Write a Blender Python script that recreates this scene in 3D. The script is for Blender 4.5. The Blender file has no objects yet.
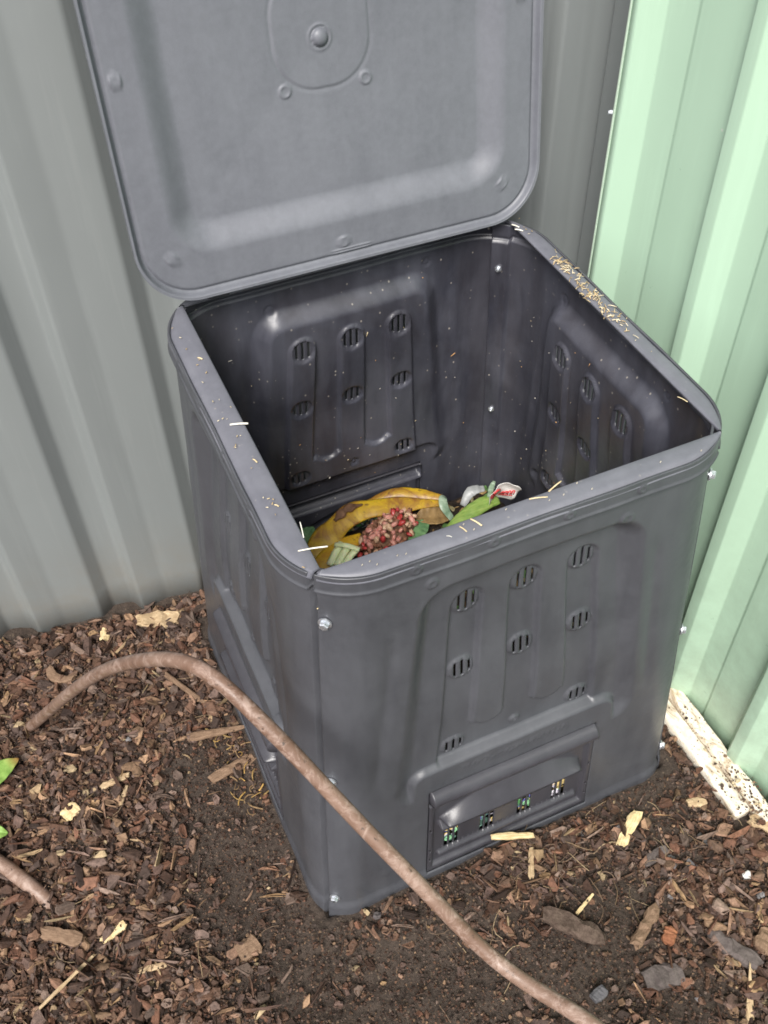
import bpy, math, random
import numpy as np
random.seed(7); rng = np.random.default_rng(11)
S = bpy.context.scene
C = S.collection
PI = math.pi

# ---------------------------------------------------------------- helpers
def link(o, parent=None):
    C.objects.link(o)
    if parent is not None: o.parent = parent
    return o

def tag(o, label=None, cat=None, group=None, kind=None):
    if label: o['label'] = label
    if cat: o['category'] = cat
    if group: o['group'] = group
    if kind: o['kind'] = kind
    return o

def empty(name, loc=(0, 0, 0), rz=0.0):
    o = bpy.data.objects.new(name, None); o.empty_display_size = .05
    o.location = loc; o.rotation_euler = (0, 0, rz)
    return link(o)

def mesh_np(name, V, F, mats, parent=None, midx=None, smooth=True, col=None):
    """V (n,3), F (m,4) or (m,3) or list of index lists"""
    me = bpy.data.meshes.new(name)
    V = np.asarray(V, np.float32)
    if isinstance(F, np.ndarray):
        k = F.shape[1]; n = len(F)
        me.vertices.add(len(V)); me.vertices.foreach_set('co', V.ravel())
        me.loops.add(n * k); me.loops.foreach_set('vertex_index', F.astype(np.int32).ravel())
        me.polygons.add(n); me.polygons.foreach_set('loop_start', np.arange(0, n * k, k, dtype=np.int32))
        try: me.polygons.foreach_set('loop_total', np.full(n, k, np.int32))
        except Exception: pass
        me.update(calc_edges=True)
    else:
        me.from_pydata([tuple(map(float, v)) for v in V], [], [tuple(f) for f in F]); me.update()
    if not isinstance(mats, (list, tuple)): mats = [mats]
    for m in mats: me.materials.append(m)
    if midx is not None: me.polygons.foreach_set('material_index', np.asarray(midx, np.int32))
    me.polygons.foreach_set('use_smooth', np.full(len(me.polygons), smooth))
    if col is not None:
        a = me.color_attributes.new('tone', 'FLOAT_COLOR', 'POINT')
        c = np.ones((len(V), 4), np.float32); c[:, :3] = col
        a.data.foreach_set('color', c.ravel())
    me.validate()
    return link(bpy.data.objects.new(name, me), parent)

def sst(a, b, x):
    t = np.clip((x - a) / (b - a), 0, 1); return t * t * (3 - 2 * t)

def vnoise(x, y, seed=0):
    x = np.asarray(x, float); y = np.asarray(y, float)
    xi = np.floor(x).astype(np.int64); yi = np.floor(y).astype(np.int64)
    fx = x - xi; fy = y - yi
    fx = fx * fx * (3 - 2 * fx); fy = fy * fy * (3 - 2 * fy)
    def h(a, b):
        n = (a * 374761393 + b * 668265263 + seed * 974634777) & 0xffffffff
        n = ((n ^ (n >> 13)) * 1274126177) & 0xffffffff
        return ((n ^ (n >> 16)) & 0xffff) / 65535.0
    return (h(xi, yi) * (1 - fx) + h(xi + 1, yi) * fx) * (1 - fy) + (h(xi, yi + 1) * (1 - fx) + h(xi + 1, yi + 1) * fx) * fy

def fbm(x, y, seed=0, oct=4):
    s = 0; a = .5
    for i in range(oct):
        s = s + a * (vnoise(x * 2 ** i, y * 2 ** i, seed + i) - .5); a *= .5
    return s * 2

def sheet(name, P, N, mask, th, mats, parent, same=False):
    """P,N: (nj,ni,3) outer surface and unit outward normals; mask: (nj-1,ni-1) kept cells; th thickness.
    builds both faces and every edge wall as one mesh (material 1 on the inner face)"""
    nj, ni = P.shape[:2]
    A = P.reshape(-1, 3); B = (P - N * th).reshape(-1, 3)
    V = np.concatenate([A, B]); off = nj * ni
    idx = np.arange(nj * ni).reshape(nj, ni)
    a = idx[:-1, :-1][mask]; b = idx[:-1, 1:][mask]; c = idx[1:, 1:][mask]; d = idx[1:, :-1][mask]
    outer = np.stack([a, b, c, d], 1); inner = np.stack([d, c, b, a], 1) + off
    M = np.pad(mask, 1)
    walls = []
    m = M[1:-1, 1:-1] & ~M[:-2, 1:-1]; p, q = idx[:-1, :-1][m], idx[:-1, 1:][m]; walls.append(np.stack([q, p, p + off, q + off], 1))
    m = M[1:-1, 1:-1] & ~M[2:, 1:-1]; p, q = idx[1:, :-1][m], idx[1:, 1:][m]; walls.append(np.stack([p, q, q + off, p + off], 1))
    m = M[1:-1, 1:-1] & ~M[1:-1, :-2]; p, q = idx[:-1, :-1][m], idx[1:, :-1][m]; walls.append(np.stack([p, q, q + off, p + off], 1))
    m = M[1:-1, 1:-1] & ~M[1:-1, 2:]; p, q = idx[:-1, 1:][m], idx[1:, 1:][m]; walls.append(np.stack([q, p, p + off, q + off], 1))
    W = np.concatenate(walls)
    F = np.concatenate([outer, inner, W])
    used = np.zeros(len(V), bool); used[F.ravel()] = True
    remap = np.cumsum(used) - 1
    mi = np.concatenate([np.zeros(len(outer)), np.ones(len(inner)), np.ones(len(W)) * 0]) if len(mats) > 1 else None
    return mesh_np(name, V[used], remap[F], mats, parent, mi, True)

def tube_arrays(pts, rad, seg=10, caps=True, flat=1.0):
    """tube along pts with radius list; returns V,F list"""
    pts = np.asarray(pts, float); n = len(pts)
    rad = np.full(n, rad) if np.isscalar(rad) else np.asarray(rad, float)
    T = np.gradient(pts, axis=0); T /= np.linalg.norm(T, axis=1)[:, None] + 1e-12
    up = np.array([0, 0, 1.]) if abs(T[0][2]) < .9 else np.array([1., 0, 0])
    V = []; u = np.cross(T[0], up); u /= np.linalg.norm(u)
    for i in range(n):
        u = u - T[i] * np.dot(u, T[i]); u /= np.linalg.norm(u); w = np.cross(T[i], u)
        for k in range(seg):
            a = 2 * PI * k / seg
            V.append(pts[i] + rad[i] * (math.cos(a) * u + flat * math.sin(a) * w))
    F = []
    for i in range(n - 1):
        for k in range(seg):
            k2 = (k + 1) % seg
            F.append((i * seg + k, i * seg + k2, (i + 1) * seg + k2, (i + 1) * seg + k))
    if caps:
        F.append(tuple(range(seg))[::-1]); F.append(tuple((n - 1) * seg + k for k in range(seg)))
    return V, F

class MB:
    def __init__(s): s.V = []; s.F = []
    def add(s, V, F):
        o = len(s.V); s.V += [tuple(v) for v in V]; s.F += [tuple(i + o for i in f) for f in F]; return s
    def tube(s, pts, rad, **k): V, F = tube_arrays(pts, rad, **k); return s.add(V, F)
    def box(s, c, d, rot=0):
        x, y, z = [q / 2 for q in d]; V = []
        for i in (-1, 1):
            for j in (-1, 1):
                for k in (-1, 1):
                    px, py = i * x, j * y
                    V.append((c[0] + px * math.cos(rot) - py * math.sin(rot), c[1] + px * math.sin(rot) + py * math.cos(rot), c[2] + k * z))
        return s.add(V, [(0, 1, 3, 2), (4, 6, 7, 5), (0, 4, 5, 1), (2, 3, 7, 6), (0, 2, 6, 4), (1, 5, 7, 3)])
    def build(s, name, mat, parent=None, smooth=False, bevel=0):
        o = mesh_np(name, np.array(s.V), s.F, mat, parent, None, smooth)
        if bevel:
            b = o.modifiers.new('b', 'BEVEL'); b.width = bevel; b.segments = 2; b.limit_method = 'ANGLE'
        return o

def catmull(P, n=8):
    P = np.asarray(P, float); P = np.vstack([2 * P[0] - P[1], P, 2 * P[-1] - P[-2]]); out = []
    for i in range(1, len(P) - 2):
        p0, p1, p2, p3 = P[i - 1:i + 3]
        for k in range(n):
            t = k / n
            out.append(.5 * ((2 * p1) + (-p0 + p2) * t + (2 * p0 - 5 * p1 + 4 * p2 - p3) * t * t + (-p0 + 3 * p1 - 3 * p2 + p3) * t ** 3))
    out.append(P[-2]); return np.array(out)

# ---------------------------------------------------------------- materials
class N:
    def __init__(s, name):
        s.m = bpy.data.materials.new(name); s.m.use_nodes = True
        s.t = s.m.node_tree; s.b = s.t.nodes['Principled BSDF']; s.co = s.t.nodes.new('ShaderNodeTexCoord')
    def n(s, typ, **k):
        x = s.t.nodes.new(typ)
        for a, v in k.items(): setattr(x, a, v)
        return x
    def l(s, a, b): s.t.links.new(a, b)
    def mapping(s, scale=(1, 1, 1), src='Object'):
        m = s.n('ShaderNodeMapping'); m.inputs['Scale'].default_value = scale
        s.l(s.co.outputs[src], m.inputs['Vector']); return m.outputs[0]
    def noise(s, scale, detail=4, rough=.6, vec=None, dist=0):
        x = s.n('ShaderNodeTexNoise'); x.inputs['Scale'].default_value = scale; x.inputs['Detail'].default_value = detail
        x.inputs['Roughness'].default_value = rough; x.inputs['Distortion'].default_value = dist
        s.l(vec if vec is not None else s.co.outputs['Object'], x.inputs['Vector']); return x.outputs['Fac']
    def ramp(s, f, stops):
        r = s.n('ShaderNodeValToRGB'); e = r.color_ramp.elements
        while len(e) < len(stops): e.new(.5)
        for q, (p, c) in zip(e, stops):
            q.position = p; q.color = (c, c, c, 1) if np.isscalar(c) else (*c, 1)
        s.l(f, r.inputs[0]); return r.outputs[0]
    def mix(s, f, a, b, mode='MIX'):
        x = s.n('ShaderNodeMix', data_type='RGBA', blend_type=mode)
        for v, i in ((f, 0), (a, 6), (b, 7)):
            if hasattr(v, 'is_output') or isinstance(v, bpy.types.NodeSocket): s.l(v, x.inputs[i])
            else: x.inputs[i].default_value = v if i == 0 else (*v, 1)
        return x.outputs[2]
    def math(s, op, a, b):
        x = s.n('ShaderNodeMath', operation=op)
        for v, i in ((a, 0), (b, 1)):
            if isinstance(v, bpy.types.NodeSocket): s.l(v, x.inputs[i])
            else: x.inputs[i].default_value = v
        return x.outputs[0]
    def bump(s, h, strength, dist=.002, prev=None):
        b = s.n('ShaderNodeBump'); b.inputs['Strength'].default_value = strength; b.inputs['Distance'].default_value = dist
        s.l(h, b.inputs['Height'])
        if prev is not None: s.l(prev, b.inputs['Normal'])
        s.l(b.outputs[0], s.b.inputs['Normal']); return b.outputs[0]
    def set(s, **k):
        for a, v in k.items():
            i = s.b.inputs[a.replace('_', ' ')]
            if isinstance(v, bpy.types.NodeSocket): s.l(v, i)
            else: i.default_value = (*v, 1) if isinstance(v, tuple) else v
        return s

def plastic(name, base, scuff, rough=(.38, .58), specks=0.0, dust=.35, stain=0.0):
    m = N(name)
    big = m.noise(4.5, 5, .65, dist=.6); fine = m.noise(90, 4, .7); streak = m.noise(9, 4, .6, m.mapping((3.2, 3.2, .45)))
    f = m.ramp(m.math('ADD', m.math('MULTIPLY', big, .6), m.math('MULTIPLY', streak, .4)), [(.38, 0.0), (.68, dust)])
    c = m.mix(f, base, scuff)
    c = m.mix(m.ramp(fine, [(.35, .0), (.75, .22)]), c, tuple(min(1, q * 1.8) for q in base))
    if stain:
        st = m.ramp(m.noise(6, 6, .7, m.mapping((1, 1, .35)), dist=1.2), [(.45, 0.0), (.62, stain)])
        c = m.mix(st, c, (.022, .015, .012))
    if specks:
        v = m.n('ShaderNodeTexVoronoi'); v.inputs['Scale'].default_value = 85; v.inputs['Randomness'].default_value = 1
        m.l(m.mapping((1, 1, .75)), v.inputs['Vector'])
        dot = m.ramp(v.outputs['Distance'], [(.10, 1.0), (.16, 0.0)])
        sep = m.n('ShaderNodeSeparateColor'); m.l(v.outputs['Color'], sep.inputs[0])
        keep = m.ramp(sep.outputs[0], [(.62, 0.0), (.64, 1.0)])
        patch = m.ramp(m.noise(7, 3, .6), [(.40, .12), (.60, 1.0)])
        sp = m.math('MULTIPLY', m.math('MULTIPLY', dot, keep), m.math('MULTIPLY', patch, specks))
        c = m.mix(sp, c, (.42, .38, .33))
    m.set(Base_Color=c, Roughness=m.ramp(m.math('ADD', m.math('MULTIPLY', big, .5), m.math('MULTIPLY', fine, .5)), [(.3, rough[0]), (.7, rough[1])]))
    m.b.inputs['Specular IOR Level'].default_value = .55
    b1 = m.bump(m.noise(420, 3, .6), .22, .0006)
    m.bump(m.noise(14, 3, .5), .25, .004, b1)
    return m.m

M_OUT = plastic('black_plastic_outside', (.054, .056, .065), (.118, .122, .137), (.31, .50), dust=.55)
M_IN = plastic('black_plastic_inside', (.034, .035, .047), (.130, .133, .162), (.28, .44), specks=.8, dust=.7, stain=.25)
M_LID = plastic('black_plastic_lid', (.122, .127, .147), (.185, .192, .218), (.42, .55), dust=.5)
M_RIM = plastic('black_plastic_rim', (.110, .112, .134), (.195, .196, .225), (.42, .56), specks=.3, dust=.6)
M_HATCH = plastic('black_plastic_hatch', (.040, .039, .047), (.10, .10, .115), (.27, .40), dust=.4)

m = N('zinc'); m.set(Base_Color=(.72, .75, .80), Metallic=.85, Roughness=m.ramp(m.noise(300, 3), [(.3, .22), (.7, .45)])); m.bump(m.noise(500, 2), .3, .0005); M_ZINC = m.m

def painted(name, base, low_dirt_shade, dirt_shade_col, rough=.42, light=None, zlo=0.0, zhi=.25):
    m = N(name)
    n1 = m.noise(2.2, 4, .6, m.mapping((1, 1, .5))); n2 = m.noise(28, 4, .65)
    c = m.mix(m.ramp(n1, [(.3, 0.0), (.7, 1.0)]), tuple(q * .93 for q in base), tuple(min(1, q * 1.05) for q in base))
    # chalky streaks and dust dabs
    s1 = m.noise(6, 5, .7, m.mapping((6, 6, .35)))
    c = m.mix(m.ramp(s1, [(.52, 0.0), (.8, .28)]), c, light or tuple(min(1, q * 1.25 + .03) for q in base))
    # soil splashed along the foot; on the green sheet also painted-in shade
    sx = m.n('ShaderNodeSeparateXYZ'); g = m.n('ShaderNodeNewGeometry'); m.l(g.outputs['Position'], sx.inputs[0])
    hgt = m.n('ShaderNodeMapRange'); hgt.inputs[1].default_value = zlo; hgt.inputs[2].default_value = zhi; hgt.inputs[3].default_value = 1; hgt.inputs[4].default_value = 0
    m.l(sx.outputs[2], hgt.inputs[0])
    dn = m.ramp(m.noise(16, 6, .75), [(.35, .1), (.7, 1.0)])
    d = m.math('MULTIPLY', m.math('POWER', hgt.outputs[0], 1.6), m.math('MULTIPLY', dn, low_dirt_shade))
    c = m.mix(d, c, dirt_shade_col)
    v = m.n('ShaderNodeTexVoronoi'); v.inputs['Scale'].default_value = 26; m.l(m.co.outputs['Object'], v.inputs['Vector'])
    sep = m.n('ShaderNodeSeparateColor'); m.l(v.outputs['Color'], sep.inputs[0])
    sp = m.math('MULTIPLY', m.ramp(v.outputs['Distance'], [(.035, 1.0), (.07, 0.0)]), m.ramp(sep.outputs[1], [(.85, 0.0), (.87, .6)]))
    c = m.mix(sp, c, (.75, .73, .68))
    m.set(Base_Color=c, Roughness=m.ramp(n2, [(.3, rough - .06), (.7, rough + .08)]))
    b = m.bump(m.noise(1.7, 3, .5, m.mapping((1, 1, .6))), .35, .012)
    m.bump(m.noise(350, 2, .5), .06, .0006, b)
    return m.m
M_GREY = painted('grey_coated_steel', (.222, .240, .240), .5, (.22, .19, .15), .46)
M_GREEN = painted('pale_green_coated_steel', (.445, .625, .475), .62, (.20, .25, .18), .33, None, -.05, .80)  # soil film plus shade painted into the colour, darkening the lower sheet
M_GREENEDGE = painted('pale_green_steel_edge', (.50, .62, .50), .2, (.3, .3, .22), .40)

def toned(name, rough=.8, scale=60, var=.45, bump=.5, spec=.3, bdist=.002, hilite=1.5):
    """colour of each piece comes from its own tone attribute, grain from noise"""
    m = N(name); a = m.n('ShaderNodeAttribute', attribute_name='tone')
    nz = m.noise(scale, 5, .7)
    lo = m.mix(1.0, a.outputs[0], (1 - var, 1 - var, 1 - var), 'MULTIPLY'); hi = m.mix(1.0, a.outputs[0], (hilite, hilite, hilite), 'MULTIPLY')
    m.set(Base_Color=m.mix(m.ramp(nz, [(.3, 0.0), (.72, 1.0)]), lo, hi), Roughness=rough)
    m.b.inputs['Specular IOR Level'].default_value = spec
    m.bump(m.noise(scale * 3, 4, .7), bump, bdist); return m.m
M_CHIP = toned('bark_chips', .72, 110, .5, .7, .35)

def flat(name, c1, c2, scale=40, rough=.6, bump=.4, spec=.4, dist=.0015, stretch=(1, 1, 1), lo=.35, hi=.68, sss=0):
    m = N(name); v = m.mapping(stretch)
    m.set(Base_Color=m.mix(m.ramp(m.noise(scale, 5, .65, v, dist=.4), [(lo, 0.0), (hi, 1.0)]), c1, c2), Roughness=rough)
    m.b.inputs['Specular IOR Level'].default_value = spec
    if sss: m.b.inputs['Subsurface Weight'].default_value = sss; m.b.inputs['Subsurface Scale'].default_value = .004
    m.bump(m.noise(scale * 2.5, 4, .65, v), bump, dist); return m.m

m = N('dark_soil')
big = m.noise(5, 5, .6); fine = m.noise(150, 6, .75); mid = m.noise(38, 5, .7)
c = m.mix(m.ramp(fine, [(.32, 0.0), (.7, 1.0)]), (.020, .014, .010), (.092, .064, .048))
c = m.mix(m.ramp(big, [(.35, 0.0), (.7, .6)]), c, (.062, .045, .034))
v = m.n('ShaderNodeTexVoronoi'); v.inputs['Scale'].default_value = 190; m.l(m.co.outputs['Object'], v.inputs['Vector'])
sep = m.n('ShaderNodeSeparateColor'); m.l(v.outputs['Color'], sep.inputs[0])
c = m.mix(m.math('MULTIPLY', m.ramp(v.outputs['Distance'], [(.2, 1.0), (.4, 0.0)]), m.ramp(sep.outputs[0], [(.82, 0.0), (.86, .8)])), c, (.17, .125, .085))
m.set(Base_Color=c, Roughness=.88)
b = m.bump(m.noise(260, 5, .8), .8, .004); m.bump(mid, .8, .012, b); M_SOIL = m.m

m = N('brown_poly_pipe')
c = m.mix(m.ramp(m.noise(9, 5, .65), [(.35, 0.0), (.65, 1.0)]), (.140, .078, .052), (.225, .145, .108))
c = m.mix(m.ramp(m.noise(48, 6, .75, dist=1.0), [(.48, 0.0), (.64, .65)]), c, (.42, .31, .26))
c = m.mix(m.ramp(m.noise(85, 5, .8), [(.60, 0.0), (.66, .85)]), c, (.045, .030, .022))
m.set(Base_Color=c, Roughness=m.ramp(m.noise(30, 4), [(.35, .36), (.65, .66)])); m.bump(m.noise(70, 5, .7), .5, .0015); M_PIPE = m.m

# ---------------------------------------------------------------- compost bin
W0, TAP, RC, HT = .3405, .0507, .066, .800
def hw(z): return W0 - TAP * z
def rc(z): return .064 + .036 * np.clip(z / .8, 0, 1)
def side_frame(S_, Z):
    """S_ signed arc length along the front side, Z height -> point and outward normal (front side, facing -y)"""
    w = hw(Z); RC = rc(Z); a = w - RC; s = S_; sg = np.sign(s); t = np.abs(s)
    th = np.clip((t - a) / RC, 0, None)
    x = np.where(t <= a, s, sg * (a + RC * np.sin(th)))
    y = np.where(t <= a, -w, -(a + RC * np.cos(th)))
    nx = np.where(t <= a, 0, sg * np.sin(th)); ny = np.where(t <= a, -1, -np.cos(th))
    nz = np.full_like(nx, TAP)
    Nn = np.stack([nx, ny, nz], -1); Nn /= np.linalg.norm(Nn, axis=-1, keepdims=True)
    return np.stack([x, y, Z * np.ones_like(x)], -1), Nn
def Lq(z): return hw(z) - rc(z) + rc(z) * PI / 4
QL = .30

COLS = ((-.0855, -.099), (.0035, .0025), (.0925, .107))   # column centres: top, bottom
VZ = (.657, .527, .352)
def colx(i, z): t = np.clip((.657 - z) / (.657 - .352), -.2, 1.2); a, b = COLS[i]; return a + (b - a) * t

def panel_height(Q, Z):
    h = np.zeros_like(Q)
    # recessed pad
    t = np.clip((.725 - Z) / .45, 0, 1)
    hwp = .164 + .034 * t
    dx = np.abs(Q - .002) - hwp; dt = Z - .728; db = .262 - Z
    r = .045
    ax = np.maximum(dx + r, 0); az = np.maximum(np.maximum(dt, db) + r, 0)
    d = np.sqrt(ax ** 2 + az ** 2) - r + np.minimum(np.maximum(dx, np.maximum(dt, db)) + r, 0)
    pad = sst(.006, -.026, d)
    hx = np.abs(Q) - .166; hz = Z - .322
    rr = .02
    dh = np.sqrt(np.maximum(hx + rr, 0) ** 2 + np.maximum(hz + rr, 0) ** 2) - rr + np.minimum(np.maximum(hx, hz) + rr, 0)
    pad = pad * sst(-.001, .009, dh)
    h -= (.011 + .011 * sst(.42, .66, Z)) * pad
    # outer soft groove beside the pad
    g = np.exp(-((np.abs(Q + .003) - (hwp + .030)) / .010) ** 2) * sst(.70, .62, Z) * sst(.30, .38, Z)
    h -= .0022 * g
    # three fingers joined at the foot
    df = np.full_like(Q, 9.)
    for i in range(3):
        cx = colx(i, Z); rw = .0235 + .002 * np.clip((.66 - Z) / .3, 0, 1)
        zt = .657
        dd = np.where(Z > zt, np.sqrt((Q - cx) ** 2 + (Z - zt) ** 2), np.abs(Q - cx)) - rw
        dd = np.where(Z < .326, np.maximum(dd, .326 - Z), dd)
        df = np.minimum(df, dd)
    bx = np.abs(Q - .003) - .124; bz = np.maximum(Z - .392, .326 - Z)
    df = np.minimum(df, np.maximum(bx, bz))
    # rounded feet of the two separators
    for sx in (-.0455, .0525):
        dd = np.sqrt((Q - sx) ** 2 + (Z - .405) ** 2) - .024
        df = np.where((np.abs(Q - sx) < .03) & (Z < .41) & (Z > .34), np.maximum(df, -dd), df)
    h -= .0080 * sst(.0022, -.0032, df) * pad
    # vent dishes
    for i in range(3):
        for k, vz in enumerate(VZ):
            if i == 1 and k == 2: continue
            rx, rz = .0200 - .001 * k, .0205 - .002 * k
            dd = np.sqrt(((Q - colx(i, vz)) / rx) ** 2 + ((Z - vz) / rz) ** 2)
            h += .0040 * sst(1.06, .97, dd)
            h += .0008 * np.exp(-((dd - 1.1) / .07) ** 2)
    # boss low in the middle column
    dd = np.sqrt((Q - .002) ** 2 + (Z - .352) ** 2); th = np.arctan2(Z - .352, Q - .002)
    h += .004 * sst(.0095 + .0015 * np.sin(5 * th), .006, dd) - .003 * sst(.004, .002, dd)
    # small moulded ring near the top corner, faint triangle mark
    for cx, cz, r0 in ((.137, .732, .0085), (-.150, .745, .006)):
        dd = np.sqrt((Q - cx) ** 2 + (Z - cz) ** 2)
        h += .0022 * np.exp(-((dd - r0) / .0022) ** 2) + .001 * sst(r0, r0 - .003, dd)
    # worn raised characters above the hatch (illegible in the photograph)
    inb = (np.abs(Q) < .088) & (Z > .296) & (Z < .309)
    cell = np.floor((Q + .1) / .0088); ph = (Q + .1) / .0088 - cell
    pat = (vnoise(cell * 3.7 + np.floor(ph * 3), np.floor((Z - .296) / .0044) * 2.3, 5) > .45) & (ph < .74)
    h += np.where(inb & pat, .0009, 0)
    # lip band under the rim, with its crease and the round bosses
    h += .0060 * sst(.767, .7700, Z)
    h += .0026 * np.exp(-((Z - .7725) / .0016) ** 2)
    for bq in (-.175, -.068, .040, .150):
        dd = np.sqrt((Q - bq) ** 2 + (Z - .7845) ** 2)
        h += .0022 * np.exp(-((dd - .0055) / .0018) ** 2) + .0010 * sst(.0055, .003, dd)
    # seams: left end laps over, right end tucks in
    h += .0036 * sst(-.2740, -.2765, Q) * 0
    h -= .0095 * sst(.2915, .2935, Q)
    # base flare and slight moulding waviness
    h += .004 * sst(.035, .012, Z)
    h += .0022 * fbm(Q * 9 + 3, Z * 7, 3, 2)
    return h

def build_panel(parent):
    q = np.arange(-.3005, .3285, .0022); z = np.concatenate([np.arange(-.026, .772, .0026), np.arange(.772, .7975, .0018), [.7975]])
    Q, Z = np.meshgrid(q, z)
    Sx = Q * Lq(Z) / QL
    P, Nn = side_frame(Sx, Z)
    h = panel_height(Q, Z)
    P = P + Nn * h[..., None]
    qc = (q[:-1] + q[1:]) / 2; zc = (z[:-1] + z[1:]) / 2; Qc, Zc = np.meshgrid(qc, zc)
    mask = np.ones_like(Qc, bool)
    mask &= ~((np.abs(Qc) < .1425) & (Zc > .022) & (Zc < .2695))
    for i in range(3):
        for k, vz in enumerate(VZ):
            if i == 1 and k == 2: continue
            cx = colx(i, vz); rx, rz = .0190 - .001 * k, .0195 - .002 * k
            # three slots each two cells wide, snapped to the grid
            c0 = int(np.argmin(np.abs(qc - cx)))
            for o in (-5, 0, 5):
                for cc in (c0 + o, c0 + o + 1):
                    zz = rz * math.sqrt(max(0, 1 - ((qc[cc] - cx) / rx) ** 2)) if abs(qc[cc] - cx) < rx else 0
                    mask[:, cc] &= ~(np.abs(zc - vz) < zz * .92)
    return sheet('side_panel', P, Nn, mask, .0035, [M_OUT, M_IN], parent)

def build_rim(parent, k):
    # flat flange from the square inner opening out to the rounded outer edge, then a short lip down
    z0 = .800
    n = 61
    u = np.linspace(-1, 1, n); u = np.sign(u) * (1 - (1 - np.abs(u)) ** 1.25)
    Lz = Lq(z0)
    Po, No = side_frame(u * Lz * .9915, np.full(n, z0))
    Po = Po + No * .0070
    cor = [(-.265, -.273), (.274, -.273), (.274, .276), (-.265, .276)]     # inner corners of the opening
    a0, a1 = np.array(cor[k]), np.array(cor[(k + 1) % 4])
    ca, sa = math.cos(-k * PI / 2), math.sin(-k * PI / 2); Ri = np.array([[ca, -sa], [sa, ca]])
    a0, a1 = Ri @ a0, Ri @ a1; uu = (u[:, None] * .994 + 1) / 2
    Pi = np.concatenate([a0 + (a1 - a0) * uu, np.full((n, 1), z0)], 1)
    rows = []
    Pin = Pi.copy(); Pin[:, 2] = z0 - .0045; rows.append(Pin + np.array([0, -.0005, 0]))
    a = Pi.copy(); a[:, 2] = z0 - .001; rows.append(a)
    a = Pi + (Po - Pi) * .05; a[:, 2] = z0 + .0002; rows.append(a)
    for t, zz in ((.3, .0003), (.60, .0000), (.70, -.0006), (.76, -.0018), (.90, -.0058), (.985, -.0086), (1.0, -.0100)):
        a = Pi + (Po - Pi) * t; a[:, 2] = z0 + zz; a[:, 2] += .0012 * (np.sin(u * 9 + t) * .5); rows.append(a)
    a = Po + No * .0001; a[:, 2] = z0 - .0112; a = a - No * .003; rows.append(a)
    for t, zz in ((.82, -.0085), (.5, -.0052), (.08, -.0052)):
        a = Pi + (Po - Pi) * t; a[:, 2] = z0 + zz; rows.append(a)
    R_ = np.array(rows); m_, n_ = R_.shape[:2]
    idx = np.arange(m_ * n_).reshape(m_, n_)
    F = []
    for j in range(m_):
        j2 = (j + 1) % m_
        for i in range(n_ - 1): F.append((idx[j, i], idx[j, i + 1], idx[j2, i + 1], idx[j2, i])[::-1])
    F.append(tuple(idx[:, 0])); F.append(tuple(idx[:, -1])[::-1])
    return mesh_np('rim', R_.reshape(-1, 3), F, M_RIM, parent)

def build_hatch(parent):
    s = np.arange(-.1408, .1409, .0022); z = np.arange(.0235, .2700, .0022)
    Q, Z = np.meshgrid(s, z)
    h = np.full_like(Q, -.007)
    # rounded roll along the top
    t = (Z - .2515) / .0180
    h = np.where(np.abs(t) < 1, np.maximum(h, -.007 + .022 * np.sqrt(np.clip(1 - t * t, 0, 1))), h)
    h = np.where((np.abs(Q) > .1390) & (Z > .228), -.007, h)
    # side and bottom frame
    fr = np.maximum(sst(.130, .1335, np.abs(Q)), sst(.0365, .033, Z))
    h = np.where(Z < .230, np.maximum(h, -.007 + .008 * fr), h)
    # long lens shaped grip above a straight ledge
    e = np.clip(1 - (Q / .122) ** 2, 0, 1)
    zl = .172; top = zl + .046 * e
    lens = (Z < top) & (Z > zl - .002) & (np.abs(Q) < .122)
    h = np.where(lens, h + .024 * np.clip((top - Z) / (.046 * e + 1e-4), 0, 1) * sst(0, .15, e), h)
    led = (Z < .168) & (Z > .152 - .004 * e) & (np.abs(Q) < .122)
    h = np.where(led, h + .015 * np.clip((.168 - Z) / .013, 0, 1), h)
    # raised bar near the foot
    tb = (Z - .060) / .0065
    h = np.where((np.abs(tb) < 1) & (np.abs(Q) < .122), np.maximum(h, -.007 + .007 * np.sqrt(np.clip(1 - tb * tb, 0, 1))), h)
    P, Nn = side_frame(Q * Lq(Z) / QL * 1.0, Z)
    P = P + Nn * h[..., None]
    qc = (s[:-1] + s[1:]) / 2; zc = (z[:-1] + z[1:]) / 2
    mask = np.ones((len(zc), len(qc)), bool)
    for g in (-.098, -.036, .030, .092):
        c0 = int(np.argmin(np.abs(qc - g)))
        for o in (-4, 0, 4):
            for cc in (c0 + o - 1, c0 + o, c0 + o + 1): mask[(zc > .068) & (zc < .146), cc] = False
    for k in range(-26, 27):
        c0 = int(np.argmin(np.abs(qc - k * .0044 - .001)))
        if k % 2 == 0 and abs(k * .0044) < .115: mask[(zc > .0695) & (zc < .0735), c0] = False
    for x in (-.1375, .1375):
        c0 = int(np.argmin(np.abs(qc - x)))
        for zz in (.085, .15, .055): mask[(zc > zz) & (zc < zz + .008), c0] = False
    return sheet('vent_hatch', P, Nn, mask, .0035, [M_HATCH, M_IN], parent)

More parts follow.
